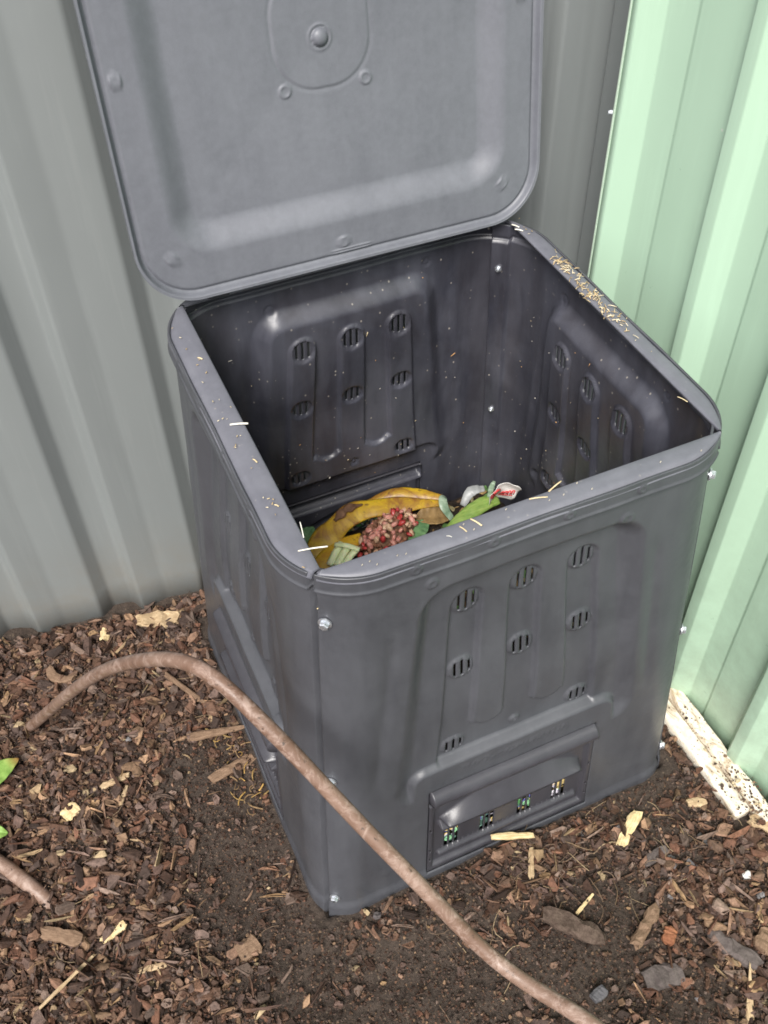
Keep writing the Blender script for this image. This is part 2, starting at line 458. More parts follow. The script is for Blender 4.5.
def hex_bolt():
    """axis along -y (outward), origin on the outer surface"""
    mb = MB()
    def ring(y, r, n, ph=0): return [(r * math.cos(2 * PI * k / n + ph), y, r * math.sin(2 * PI * k / n + ph)) for k in range(n)]
    def prism(prof, n):
        V = []; F = []
        for (y, r) in prof: V += ring(y, r, n, .3)
        for j in range(len(prof) - 1):
            for k in range(n): F.append((j * n + k, j * n + (k + 1) % n, (j + 1) * n + (k + 1) % n, (j + 1) * n + k))
        F.append(tuple(range(n))[::-1]); F.append(tuple((len(prof) - 1) * n + k for k in range(n)))
        mb.add(V, F)
    prism([(.0005, .0085), (-.0015, .0088), (-.0019, .0080)], 20)       # washer
    prism([(-.0019, .0062), (-.0065, .0062), (-.0078, .0050)], 6)       # head
    prism([(-.0078, .0034), (-.0074, .0016)], 12)
    prism([(.0005, .0028), (.022, .0028), (.0235, .0018)], 10)          # thread
    prism([(.0100, .0085), (.0118, .0088)], 20)
    prism([(.0118, .0060), (.0172, .0060)], 6)                          # nut
    return mb

bin_ = empty('compost_bin', (0, 0, 0))
tag(bin_, 'square black plastic compost bin standing open on bark mulch in the fence corner', 'compost bin')
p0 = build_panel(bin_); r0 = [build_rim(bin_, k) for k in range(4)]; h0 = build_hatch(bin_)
hb = hex_bolt()
def place_bolt(o, zz, sg=-1):
    Lz = Lq(zz); s = sg * (Lz - .0095)
    P, Nn = side_frame(np.array([s]), np.array([zz])); P = P[0]; nn = Nn[0]
    o.location = P + nn * .0008; o.rotation_euler = (0, 0, math.atan2(nn[0], -nn[1]))
bolts = []
for k, zz in enumerate((.716, .384, .047)):
    if k == 0: o = hb.build('bolt', M_ZINC, bin_)
    else: o = bolts[0].copy(); link(o, bin_)
    place_bolt(o, zz); bolts.append(o)
from mathutils import Matrix
for k in (1, 2, 3):
    Rz = Matrix.Rotation(k * PI / 2, 4, 'Z')
    r0[k].rotation_euler = (0, 0, k * PI / 2)
    for src in [p0, h0] + (bolts if k != 3 else []):
        c_ = src.copy(); link(c_, bin_)
        c_.location = Rz @ src.location
        c_.rotation_euler = (0, 0, src.rotation_euler.z + k * PI / 2)

for zz in (.716, .384, .047):                       # the far left corner is bolted from the back
    c_ = bolts[0].copy(); link(c_, bin_); place_bolt(c_, zz, 1)
    Rz = Matrix.Rotation(PI, 4, 'Z'); c_.location = Rz @ c_.location; c_.rotation_euler.z += PI
# ---- lid
def build_lid(parent):
    HWL, HL, R = .333, .335, .088
    n = 400; th = np.linspace(0, 2 * PI, n, endpoint=False)
    # boundary of the rounded rectangle by ray marching from the centre
    bx = np.zeros(n); by = np.zeros(n)
    for i, t in enumerate(th):
        c, s = math.cos(t), math.sin(t); lo, hi = 0, 1
        for _ in range(30):
            mmid = (lo + hi) / 2; x, y = abs(c * mmid) - (HWL - R), abs(s * mmid) - (HL - R)
            d = math.hypot(max(x, 0), max(y, 0)) + min(max(x, y), 0) - R
            if d < 0: lo = mmid
            else: hi = mmid
        bx[i], by[i] = c * lo, s * lo
    rho = np.concatenate([np.linspace(.004, .66, 130)[:-1], np.linspace(.66, 1, 130)])
    X = rho[:, None] * bx; Y = rho[:, None] * by
    dx = np.abs(X) - (HWL - R); dy = np.abs(Y) - (HL - R)
    d = np.hypot(np.maximum(dx, 0), np.maximum(dy, 0)) + np.minimum(np.maximum(dx, dy), 0) - R    # <0 inside
    h = np.zeros_like(X)
    h += .0075 * sst(-.0085, -.004, d) - .0035 * np.exp(-((d + .0115) / .003) ** 2)
    # dished centre, away from the viewer when the lid is open
    dx2 = np.abs(X) - (.266 - .055); dy2 = np.abs(Y) - (.262 - .055)
    d2 = np.hypot(np.maximum(dx2, 0), np.maximum(dy2, 0)) + np.minimum(np.maximum(dx2, dy2), 0) - .055
    h -= .018 * sst(.010, -.036, d2)
    h -= .006 * sst(-.03, -.25, d2)
    # central boss and its groove
    r = np.hypot(X + .010, Y + .014)
    h += .008 * np.sqrt(np.clip(1 - (r / .012) ** 2, 0, 1)) + .001 * np.exp(-((r - .0165) / .002) ** 2)
    dx3 = np.abs(X + .008) - (.074 - .064); dy3 = np.abs(Y + .002) - (.080 - .064)
    d3 = np.hypot(np.maximum(dx3, 0), np.maximum(dy3, 0)) + np.minimum(np.maximum(dx3, dy3), 0) - .064
    h -= .0008 * np.exp(-(d3 / .0030) ** 2); h += .0008 * sst(.0, -.004, d3)
    for cx, cy in ((-.070, -.076), (.054, -.078), (-.070, .070), (.056, .068)):
        rr = np.hypot(X - cx, Y - cy); h += .0022 * np.exp(-((rr - .0075) / .002) ** 2) + .0008 * sst(.0075, .004, rr)
    for cx, cy in ((-.304, -.018), (.297, 0.0), (-.012, -.303), (-.279, -.268), (.268, -.272), (-.279, .268), (.268, .272), (-.012, .303)):
        rr = np.hypot(X - cx, Y - cy); h += .0028 * np.exp(-((rr - .0072) / .002) ** 2) + .0018 * sst(.0075, .004, rr)
    # narrow hinge grooves near the lower edge
    for cx in (.0,):
        for cy in (-.3195, -.3150):
            h += .0016 * np.exp(-((Y - cy) / .0012) ** 2) * sst(.033, .028, np.abs(X - cx))
    # radial moulding ripple
    h += .000018 * np.sin(r * 520) * sst(.30, .12, r) + .0016 * fbm(X * 5, Y * 5, 9, 2)
    m_ = len(rho)
    top = np.stack([X, h, Y], -1).reshape(-1, 3)      # local: x right, y toward the back (-), z up the lid
    top[:, 1] *= -1                                   # inner (viewer) face looks along -y
    back = top + np.array([0, .004, 0])
    idx = np.arange(m_ * n).reshape(m_, n); o = m_ * n
    a = idx[:-1]; b = idx[1:]
    F1 = np.stack([a, np.roll(a, -1, 1), np.roll(b, -1, 1), b], -1).reshape(-1, 4)
    F2 = F1[:, ::-1] + o
    e = idx[-1]; e2 = np.roll(e, -1)
    F3 = np.stack([e, e2, e2 + o, e + o], -1)
    V = np.concatenate([top, back])
    Fq = np.concatenate([F1[:, ::-1], F2[:, ::-1], F3])
    # centre caps as thin quads: collapse the first ring
    V[idx[0]] = V[idx[0]].mean(0); V[idx[0] + o] = V[idx[0] + o].mean(0)
    ob = mesh_np('lid', V, Fq, M_LID, parent)
    return ob, HL
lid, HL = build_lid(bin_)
tilt, yaw, roll = .167, .0149, -.0191
ux = np.array([math.cos(yaw), math.sin(yaw), roll]); ux /= np.linalg.norm(ux)
uz = np.array([-math.sin(yaw) * math.sin(tilt), math.cos(yaw) * math.sin(tilt), math.cos(tilt)]); uz -= ux * ux.dot(uz); uz /= np.linalg.norm(uz)
uy = np.cross(uz, ux)
LK = .958
c0 = np.array([-.0025, .2580, .8048]) + uz * (HL + .010) * LK
ux, uy, uz = ux * LK, uy * LK, uz * LK
lid.matrix_local = Matrix(((ux[0], uy[0], uz[0], c0[0]), (ux[1], uy[1], uz[1], c0[1]), (ux[2], uy[2], uz[2], c0[2]), (0, 0, 0, 1)))
# hinge straps joining lid and back rim
for x in (-.21, .235):
    mb = MB(); mb.box((x, .279, .8045), (.030, .020, .008)); mb.tube([(x - .019, .272, .808), (x + .019, .272, .808)], .0045, seg=12)
    mb.build('hinge', M_OUT, bin_, bevel=.0015)

# ---------------------------------------------------------------- fences
def fence_sheet(name, prof, z0, z1, mat, parent, th=.0012, zn=14):
    """prof: list of (u,v) along the sheet; extruded vertically, gently bowed"""
    prof = np.array(prof); zz = np.linspace(z0, z1, zn)
    P = np.zeros((zn, len(prof), 3)); P[..., 0] = prof[:, 0]; P[..., 2] = zz[:, None]
    bow = .0022 * fbm(prof[None, :, 0] * 2.3 + 1, zz[:, None] * 2.1, 21, 2)
    P[..., 1] = prof[:, 1] + bow
    Nn = np.zeros_like(P); Nn[..., 1] = -1
    return sheet(name, P, Nn, np.ones((zn - 1, len(prof) - 1), bool), th, [mat], parent)

def profile(x0, x1, phase, pitch, fw1, top, fw2, h, crease, cd, rad=.0022, two=None):
    """trapezoid rib with rounded folds; v negative = toward viewer"""
    pts = []
    k0 = math.floor((x0 - phase) / pitch); k1 = math.ceil((x1 - phase) / pitch)
    raw = []
    for k in range(k0, k1 + 1):
        b = phase + k * pitch
        raw += [(b, 0), (b + fw1, -h), (b + fw1 + top, -h), (b + fw1 + top + fw2, 0), (b + fw1 + top + fw2 + crease * (pitch - fw1 - top - fw2), cd)]
    # round every fold
    out = []
    for i in range(1, len(raw) - 1):
        p0, p1, p2 = [np.array(q) for q in raw[i - 1:i + 2]]
        a = p1 + (p0 - p1) / np.linalg.norm(p0 - p1) * rad; c = p1 + (p2 - p1) / np.linalg.norm(p2 - p1) * rad
        for t in (0, .33, .67, 1):
            out.append(tuple((1 - t) ** 2 * a + 2 * t * (1 - t) * p1 + t * t * c))
    out = [q for q in out if x0 <= q[0] <= x1]
    return out

gf = empty('grey_fence', (0, .424, 0), math.radians(-5))
tag(gf, 'tall mid grey corrugated steel fence behind the bin and its open lid', 'fence')
# grooves 0.19 m apart seen from the reverse of the ribbed sheet
for (a, b, dv) in ((-2.6, -.945, 0), (-.95, .62, .0)):
    pr = profile(a, b, -.5305, .215, .0270, .042, .016, -.022, .42, .0085, .006)
    fence_sheet('fence_sheet', pr, -.12, 1.8, M_GREY, gf)
mb = MB(); mb.box((-1.0, .005, 1.81), (3.25, .05, .035)); mb.build('top_rail', M_GREY, gf, bevel=.003)
mb = MB(); mb.box((-2.62, .01, .85), (.05, .06, 1.94)); mb.build('fence_post', M_GREY, gf, bevel=.003)

grn = empty('green_fence', (.4245, .219, 0), math.radians(-90 + 3.3))
tag(grn, 'pale green corrugated steel fence on the right of the bin', 'fence')
# local x runs from the corner toward the viewer, local -y faces the bin
# facing: local -y must point to world -x
pr = [(0.0, -.002), (.003, -.006), (.006, -.006), (.014, -.003)]
pr2 = profile(.0145, 2.9, .0185 + .0000, .19, .030, .0, .0, .0, .5, 0)
def green_profile():
    out = []
    raw = []
    b = -.155
    raw.append((.004, -.022)); raw.append((.016, -.022)); raw.append((.050, 0)); raw.append((.104, .004)); raw.append((.110, .002)); raw.append((.190, -.001))
    for k in range(0, 15):
        o = .2065 + .1820 * k - .0
        raw += [(o, 0), (o + .016, -.022), (o + .038, -.022), (o + .066, 0), (o + .105, .004), (o + .110, .0015)]
    rad = .0022
    for i in range(1, len(raw) - 1):
        p0_, p1, p2 = [np.array(q) for q in raw[i - 1:i + 2]]
        r_ = min(rad, .4 * np.linalg.norm(p0_ - p1), .4 * np.linalg.norm(p2 - p1))
        a = p1 + (p0_ - p1) / np.linalg.norm(p0_ - p1) * r_; c = p1 + (p2 - p1) / np.linalg.norm(p2 - p1) * r_
        for t in (0, .33, .67, 1): out.append(tuple((1 - t) ** 2 * a + 2 * t * (1 - t) * p1 + t * t * c))
    return [tuple(raw[0])] + out
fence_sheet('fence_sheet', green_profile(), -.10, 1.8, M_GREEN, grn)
mb = MB(); mb.box((.002, -.020, .85), (.004, .0075, 1.9)); mb.build('edge_channel', M_GREENEDGE, grn, bevel=.001)
mb = MB(); mb.box((1.4, .0, 1.81), (2.85, .052, .035)); mb.build('top_rail', M_GREEN, grn, bevel=.003)
mb = MB(); mb.tube([(-.0005, -.024, .975), (-.0035, -.029, .975)], [.004, .003], seg=10); mb.build('screw', M_ZINC, grn)
post = MB(); post.box((.505, .29, .85), (.060, .13, 1.9)).box((.505, .29, 1.803), (.066, .136, .008)); o = post.build('added_corner_post', M_GREY, None, bevel=.004)  # post added to close the corner gap so it stays dark
tag(o, 'grey post added between the two fences to keep the corner gap dark', 'post')

# ---------------------------------------------------------------- ground
def ground_z(x, y):
    z = .018 * fbm(x * 2.2 + 5, y * 2.2 + 2, 31, 2) + .012 * fbm(x * 9, y * 9, 33, 2) + .007 * fbm(x * 40, y * 40, 41, 3)
    near = np.exp(-(np.maximum(np.abs(x), np.abs(y)) / .8) ** 6)
    z = z - .012
    dm = np.maximum(np.abs(x), np.abs(y)); z = z + .014 * np.exp(-((dm - .345) / .030) ** 2) * (.6 + .8 * vnoise(x * 14, y * 14, 77))
    z = z - .010 * np.exp(-(((x + .33) ** 2 + (y + .40) ** 2) / .05))
    z = z + .016 * np.exp(-(((x + .1) / .28) ** 2)) * np.exp(-((y + .40) / .045) ** 2) * (y > -.6)
    z = z - .036 * np.exp(-((y - .45 + .09 * (x + .4)) / .09) ** 2)
    return z * np.clip(near + .25, 0, 1)
near = np.arange(-1.15, 1.1501, .0075)
far = [1.3, 1.6, 2.1, 3, 5, 9, 16, 30, 60]
ax = np.array([-f for f in far[::-1]] + list(near) + far)
X, Y = np.meshgrid(ax, ax); Z = ground_z(X, Y)
Z = np.minimum(Z, .004 + 0 * Z) if False else Z
inside = (np.abs(X) < .33) & (np.abs(Y) < .33); Z = np.where(inside, -.03, Z)
idx = np.arange(X.size).reshape(X.shape)
F = np.stack([idx[:-1, :-1], idx[:-1, 1:], idx[1:, 1:], idx[1:, :-1]], -1).reshape(-1, 4)
g = mesh_np('ground', np.stack([X, Y, Z], -1).reshape(-1, 3), F, M_SOIL); tag(g, kind='structure')

def fence_y(x): return .424 - .0875 * x
SOIL = [(-.415, -.136, .13), (-.38, -.38, .13), (-.20, -.52, .14), (-.03, -.59, .12), (.10, -.54, .09), (.253, -.375, .09), (-.346, -.52, .13), (-.44, -.0, .09), (-.12, -.68, .14), (.10, -.72, .09), (-.48, -.26, .08)]
def coarse(x, y):
    s = np.zeros_like(x)
    for a, b, r in SOIL: s = np.maximum(s, np.exp(-((x - a) ** 2 + (y - b) ** 2) / (2 * (r * .75) ** 2)))
    s = s + .35 * fbm(x * 12, y * 12, 61, 3)
    return np.clip(1.08 - s * 1.15, 0, 1)

PAL = np.array([(.070, .040, .027), (.100, .060, .041), (.140, .085, .057), (.185, .122, .086), (.080, .054, .045), (.118, .086, .073), (.155, .118, .097), (.22, .15, .095), (.045, .029, .022), (.125, .066, .043)])
def chips(n, lmin, lmax, wr, thick, dens, lift, tiltsd, pal, box=(-.95, .50, -.95, .50), k=7, curl=.0, bright=0.0, seed=1):
    r = np.random.default_rng(seed)
    x = r.uniform(box[0], box[1], n * 4); y = r.uniform(box[2], box[3], n * 4)
    ok = r.random(n * 4) < dens(x, y)
    dist = np.maximum(np.abs(x), np.abs(y)); ok &= dist > .352
    ok &= (y < fence_y(x) - .012) & ~((x > .378) & (y > -.50)) & (x < .47)
    x = x[ok][:n]; y = y[ok][:n]; n = len(x)
    L = lmin * (lmax / lmin) ** (r.random(n) ** 1.3); Wd = L * r.uniform(wr[0], wr[1], n); T = np.clip(L * r.uniform(thick[0], thick[1], n), .0008, .010)
    yaw = r.uniform(0, 2 * PI, n); tx = r.normal(0, tiltsd, n); ty = r.normal(0, tiltsd, n)
    zc = ground_z(x, y) + lift * r.random(n) + T * .3
    ang = np.sort(r.uniform(0, 1, (n, k)) * .75 + np.arange(k) * 1.0, 1) / k * 2 * PI
    rad = r.uniform(.72, 1.08, (n, k))
    px = np.sign(np.cos(ang)) * np.abs(np.cos(ang)) ** .7 * rad * L[:, None] / 2; py = np.sign(np.sin(ang)) * np.abs(np.sin(ang)) ** .8 * rad * Wd[:, None] / 2
    cz = curl * r.normal(0, 1, (n, 1)) * (px ** 2) / (L[:, None] + 1e-6) * 2
    def tr(px, py, pz):
        c, s = np.cos(tx)[:, None], np.sin(tx)[:, None]; py2 = py * c - pz * s; pz2 = py * s + pz * c
        c, s = np.cos(ty)[:, None], np.sin(ty)[:, None]; px2 = px * c + pz2 * s; pz3 = -px * s + pz2 * c
        c, s = np.cos(yaw)[:, None], np.sin(yaw)[:, None]
        return np.stack([px2 * c - py2 * s + x[:, None], px2 * s + py2 * c + y[:, None], pz3 + zc[:, None]], -1)
    jt = r.normal(0, .18, (n, k)) * T[:, None]
    top = tr(px * .88, py * .88, cz + T[:, None] / 2 + jt); midr = tr(px, py, cz + jt * .5); bot = tr(px * .9, py * .9, cz - T[:, None] / 2)
    V = np.concatenate([top, midr, bot], 1)              # n, 3k, 3
    base = (np.arange(n) * 3 * k)[:, None, None]
    i = np.arange(k); j = (i + 1) % k
    q1 = np.stack([i + k, j + k, j, i], -1); q2 = np.stack([i + 2 * k, j + 2 * k, j + k, i + k], -1)
    quads = np.concatenate([q1, q2])[None] + base
    # caps as quads fan (k=7 -> 3 quads sharing first vertex, last degenerate avoided)
    cap = []
    a = 1
    while a + 2 < k: cap.append((0, a, a + 1, a + 2)); a += 2
    odd = (a + 1 < k)
    capq = np.array(cap)[None] + base
    P_ = [quads.reshape(-1, 4), capq.reshape(-1, 4)]
    col = pal[r.integers(0, len(pal), n)] * (.50 + .85 * r.random(n) ** 1.3)[:, None]
    if bright:
        bsel = r.random(n) < bright; col[bsel] = np.array([(.30, .21, .12), (.36, .27, .16), (.27, .17, .09)])[r.integers(0, 3, bsel.sum())] * r.uniform(.7, 1.2, bsel.sum())[:, None]
    return V.reshape(-1, 3), np.concatenate(P_), np.repeat(col, 3 * k, 0)

PAL = PAL * np.array([1.10, 1.0, .95])
parts = []
one = lambda x, y: np.ones_like(x)
fine_d = lambda x, y: .35 + .65 * (1 - coarse(x, y))
co = lambda x, y: coarse(x, y) ** 1.6
hatchzone = lambda x, y: np.exp(-(((x - .08) / .20) ** 2 + ((y + .42) / .055) ** 2))
leftside = lambda x, y: np.where(x < -.42, 1, .25) * coarse(x, y)
parts.append(chips(60000, .0020, .0065, (.40, 1.0), (.25, .5), one, .014, .6, PAL * .70, seed=2))
parts.append(chips(15000, .006, .016, (.3, .95), (.15, .35), lambda x, y: .12 + .88 * co(x, y), .009, .40, PAL, bright=.03, seed=3))
parts.append(chips(8000, .015, .034, (.3, .85), (.12, .28), co, .012, .32, PAL, curl=.15, bright=.03, seed=4))
parts.append(chips(1300, .028, .054, (.18, .55), (.07, .16), lambda x, y: co(x, y) ** 1.3, .016, .26, PAL, curl=.25, bright=.02, seed=5))
parts.append(chips(1500, .020, .060, (.05, .14), (.04, .08), lambda x, y: coarse(x, y) * .8 + .08, .020, .25, PAL * 1.25, curl=.35, bright=.16, seed=6))
parts.append(chips(420, .018, .055, (.04, .30), (.03, .08), hatchzone, .026, .40, PAL * 1.35, curl=.9, bright=.22, seed=7))
parts.append(chips(70, .012, .022, (.7, .95), (.35, .6), lambda x, y: np.where((x > .2) & (y < -.4), 1, .12) * coarse(x, y), .012, .3, np.array([(.20, .09, .05), (.17, .16, .16), (.14, .12, .12)]), seed=8))
V = []; F = []; K = []; o = 0
for v_, f_, c_ in parts: V.append(v_); F.append(f_ + o); K.append(c_); o += len(v_)
mul = mesh_np('bark_mulch', np.concatenate(V), np.concatenate(F), M_CHIP, None, None, False, np.concatenate(K))
tag(mul, 'brown bark chips, twigs and crumbs strewn over dark soil around the bin', 'mulch', kind='stuff')

# fine dry root hairs and straw among the chips
def strands(n, dens, lmin, lmax, r0, zf, box, pal, seed, curl=1.0, seg=4):
    r = np.random.default_rng(seed); V = []; F = []; K = []; cnt = 0
    while cnt < n:
        x, y = r.uniform(box[0], box[1]), r.uniform(box[2], box[3])
        if r.random() > dens(x, y): continue
        cnt += 1; L = r.uniform(lmin, lmax); a = r.uniform(0, 2 * PI); p = np.array([x, y, zf(x, y) + .002]); P = []
        da = r.normal(0, .25 * curl); lift = r.uniform(.0, .4)
        for k in range(6):
            P.append(p.copy()); st = L / 5
            p = p + np.array([math.cos(a) * st, math.sin(a) * st, st * lift * (1 - 2 * k / 5)]); a += da + r.normal(0, .12 * curl)
        v, f = tube_arrays(P, r0 * r.uniform(.6, 1.4), seg=seg, caps=False)
        o = len(V); V += list(v); F += [tuple(i + o for i in q) for q in f]; c = pal[r.integers(0, len(pal))] * r.uniform(.7, 1.2); K += [c] * len(v)
    return np.array(V), np.array(F), np.array(K)
def okpos(x, y): return max(abs(x), abs(y)) > .36 and y < fence_y(x) - .02 and x < .38
STRAW = np.array([(.34, .25, .15), (.25, .17, .10), (.18, .12, .08), (.13, .085, .06)])
gz = lambda x, y: float(ground_z(np.array(x), np.array(y))) + .008
v1 = strands(240, lambda x, y: okpos(x, y) * float(coarse(np.array([x]), np.array([y]))[0]), .02, .06, .0005, gz, (-.9, .4, -.85, .45), STRAW, 12, .9)
v2 = strands(70, lambda x, y: okpos(x, y) * float(hatchzone(np.array(x), np.array(y))), .02, .06, .0007, gz, (-.2, .38, -.6, -.36), STRAW, 13, 1.3)
Vs = np.concatenate([v1[0], v2[0]]); Fs = np.concatenate([v1[1], v2[1] + len(v1[0])]); Ks = np.concatenate([v1[2], v2[2]])
o = mesh_np('dry_fibres', Vs, Fs, M_CHIP, None, None, True, Ks)
tag(o, 'fine dry roots and straw fibres tangled through the bark mulch', 'plant fibres', kind='stuff')

# ---------------------------------------------------------------- distinct pieces on the mulch
def chunk(name, x, y, L, Wd, T, yaw, mat, label, cat, k=9, tilt=(0, 0), lift=.008, seed=0, taper=0, bend=0, rough=.12):
    """irregular split piece: lofted cross-sections along its length, with ragged ends"""
    r = np.random.default_rng(seed + 100); ns = 9; V = []; F = []
    prof = np.clip(r.uniform(.80, 1.1, ns), .2, 1.2); prof[0] *= .75; prof[-1] *= .75
    for i in range(ns):
        t = i / (ns - 1) - .5; wv = Wd / 2 * prof[i] * (1 - taper * (t + .5)); tv = T / 2 * (.8 + .3 * r.random()) * (1 - taper * .7 * (t + .5))
        for j in range(k):
            a = 2 * PI * j / k; ca, sa = math.cos(a), math.sin(a)
            yy = math.copysign(abs(ca) ** .55, ca) * wv * (1 + r.normal(0, rough * .5)); zz = math.copysign(abs(sa) ** .7, sa) * tv * (1 + r.normal(0, rough))
            xx = t * L + (r.normal(0, .035) * L if i in (0, ns - 1) else 0)
            V.append((xx, yy + bend * L * 4 * (t * t - .08), zz))
    for i in range(ns - 1):
        for j in range(k): F.append((i * k + j, i * k + (j + 1) % k, (i + 1) * k + (j + 1) % k, (i + 1) * k + j))
    F.append(tuple(range(k))[::-1]); F.append(tuple((ns - 1) * k + j for j in range(k)))
    o = mesh_np(name, np.array(V), F, mat, None, None, False)
    o.location = (x, y, float(ground_z(np.array(x), np.array(y))) + T / 2 + lift); o.rotation_euler = (tilt[0], tilt[1], yaw)
    return tag(o, label, cat)
M_PALE = flat('fresh_split_wood', (.55, .40, .20), (.78, .64, .38), 60, .7, .5, .3, .001, (1, 5, 5))
M_TAN = flat('weathered_pale_wood', (.34, .23, .13), (.55, .42, .26), 70, .75, .6, .3, .0015, (1, 5, 5))
M_BARK = flat('rough_dark_bark', (.055, .036, .027), (.14, .10, .078), 90, .85, .9, .25, .002)
M_BROWNCHIP = flat('brown_split_wood', (.15, .092, .058), (.26, .17, .11), 80, .75, .7, .3, .0015, (1, 4, 4))
M_GREYCHIP = flat('grey_weathered_bark', (.070, .056, .052), (.135, .110, .102), 90, .8, .8, .3, .002)
M_TERRA = flat('terracotta', (.20, .075, .038), (.32, .14, .07), 90, .8, .6, .3)
M_STONE = flat('grey_stone', (.075, .072, .080), (.12, .115, .12), 120, .7, .5, .4)
M_WSTONE = flat('white_stone', (.55, .54, .52), (.75, .74, .72), 100, .6, .4, .4)
D = math.radians
chunk('wood_chip', -.535, .408, .034, .022, .006, D(70), M_PALE, 'small cream wood chip lying near the foot of the grey fence', 'wood chip', tilt=(.5, 0), seed=1)
chunk('wood_chip', -.679, .028, .032, .026, .007, D(30), M_PALE, 'bright yellow squarish wood chip in the mulch left of the bin', 'wood chip', tilt=(.2, .1), seed=2)
chunk('stick', .002, -.352, .072, .013, .010, D(-22), M_PALE, 'pale peeled stick lying just below the front hatch', 'stick', lift=.014, seed=3, taper=.25)
chunk('stick', .012, -.400, .050, .012, .008, D(60), M_TAN, 'short tan stick under the pale peeled stick at the hatch', 'stick', seed=33, taper=.2)
chunk('wood_splinter', .200, -.413, .075, .020, .007, D(33), M_PALE, 'ragged pale yellow wood splinter right of the front hatch', 'wood splinter', seed=4, rough=.35, lift=.014)
chunk('wood_chip', -.592, .052, .050, .013, .006, D(5), M_TAN, 'flat tan wood chip lying beside a shorter one left of the bin', 'wood chip', seed=5)
chunk('wood_chip', -.585, .020, .036, .008, .005, D(60), M_TAN, 'narrow tan wood chip angled below the flat one left of the bin', 'wood chip', seed=6)
chunk('bark_chip', -.466, -.324, .038, .034, .008, D(10), M_BROWNCHIP, 'square brown wood chip on bare soil in front of the bin corner', 'wood chip', seed=7, tilt=(.1, .1))
chunk('wood_chip', -.659, -.213, .044, .017, .007, D(20), M_PALE, 'pale rectangular wood chip with dark ends near the bottom left', 'wood chip', seed=8)
chunk('wood_chip', -.616, -.292, .044, .011, .006, D(-10), M_TAN, 'slim tan wood chip near the bottom left edge of the soil', 'wood chip', seed=9)
chunk('pebble', .159, -.591, .026, .022, .014, D(40), M_TERRA, 'orange terracotta fragment on dark soil at the lower right', 'pebble', seed=10, rough=.09)
chunk('pebble', .336, -.561, .015, .013, .010, D(0), M_WSTONE, 'small white pebble at the right edge of the mulch', 'pebble', seed=11)
chunk('wood_chip', .418, -.500, .046, .022, .010, D(-50), M_TAN, 'golden tan wood block at the foot of the green fence', 'wood chip', seed=12, lift=.018)
chunk('wood_chip', .338, -.418, .032, .018, .008, D(-20), M_TAN, 'small pale wood chip beside the cream timber plinth', 'wood chip', seed=13)
chunk('wood_splinter', .224, -.715, .085, .016, .007, D(55), M_TAN, 'long pointed tan splinter at the bottom right corner', 'wood splinter', seed=14, taper=.85, tilt=(0, -.2))
chunk('straw', -.742, -.262, .105, .006, .004, D(25), M_TAN, 'long straw coloured stem at the bottom left corner', 'straw', seed=15, lift=.018)
chunk('bark_chip', -.641, .323, .062, .020, .009, D(-48), M_BROWNCHIP, 'curved brown bark piece above the left foot of the pipe', 'bark chip', seed=16, bend=.25, lift=.014)
chunk('bark_chip', .024, -.516, .095, .034, .016, D(-50), M_BARK, 'large dark bark slab on soil right of the pipe', 'bark chip', seed=17, rough=.25)
chunk('bark_chip', .131, -.564, .075, .020, .014, D(28), M_BROWNCHIP, 'stout brown twig piece left of the terracotta fragment', 'bark chip', seed=18, rough=.2)
chunk('straw', .062, -.492, .042, .006, .005, D(22), M_PALE, 'short yellow straw lying beside the large bark slab', 'straw', seed=19, lift=.012)
chunk('pebble', .008, -.620, .025, .020, .014, D(10), M_STONE, 'blue grey stone on the soil beside the lower end of the pipe', 'pebble', seed=20, rough=.06)
chunk('bark_chip', .119, -.637, .062, .036, .010, D(-15), M_GREYCHIP, 'broad purple grey bark flake at the lower right', 'bark chip', seed=21, rough=.25)
chunk('bark_chip', -.425, .398, .085, .040, .010, D(-20), M_TAN, 'crumpled pale dry leaf scrap against the grey fence', 'leaf scrap', seed=22, rough=.5, lift=.014)
chunk('twig', -.420, .190, .115, .012, .010, D(-62), M_BROWNCHIP, 'straight brown twig lying under the arch of the pipe', 'twig', seed=23, lift=.012, taper=.2)
chunk('bark_chip', -.395, .065, .100, .018, .009, D(-12), M_BROWNCHIP, 'long brown bark strip between the pipe and the bin', 'bark chip', seed=24, lift=.012, taper=.4)
chunk('bark_chip', -.390, -.015, .085, .022, .009, D(8), M_BROWNCHIP, 'dull brown bark strip close to the left side of the bin', 'bark chip', seed=25, lift=.010)
chunk('bark_chip', .245, -.648, .080, .028, .014, D(-60), M_GREYCHIP, 'grey weathered bark chunk near the bottom right corner', 'bark chip', seed=26, rough=.25)
chunk('bark_chip', .300, -.660, .040, .034, .014, D(20), M_BROWNCHIP, 'square reddish brown bark chunk at the right edge', 'bark chip', seed=27, rough=.2)
chunk('bark_chip', -.735, -.190, .070, .024, .012, D(-35), M_BROWNCHIP, 'thick reddish brown bark stick at the lower left', 'bark chip', seed=28, lift=.014)
chunk('bark_chip', .215, -.470, .050, .018, .008, D(10), M_GREYCHIP, 'flat grey bark flake right of the hatch', 'bark chip', seed=29)
# dry golden husk strands by the left side of the bin
hv = strands(34, lambda x, y: 1, .012, .035, .0012, gz, (-.405, -.360, -.10, .07), np.array([(.42, .26, .08), (.34, .22, .08), (.25, .16, .08)]), 77, 1.3, 5)
o = mesh_np('husk_strands', *hv[:2], M_CHIP, None, None, True, hv[2]); tag(o, 'tangle of golden dry husk strands against the left side of the bin', 'husk strands', kind='stuff')

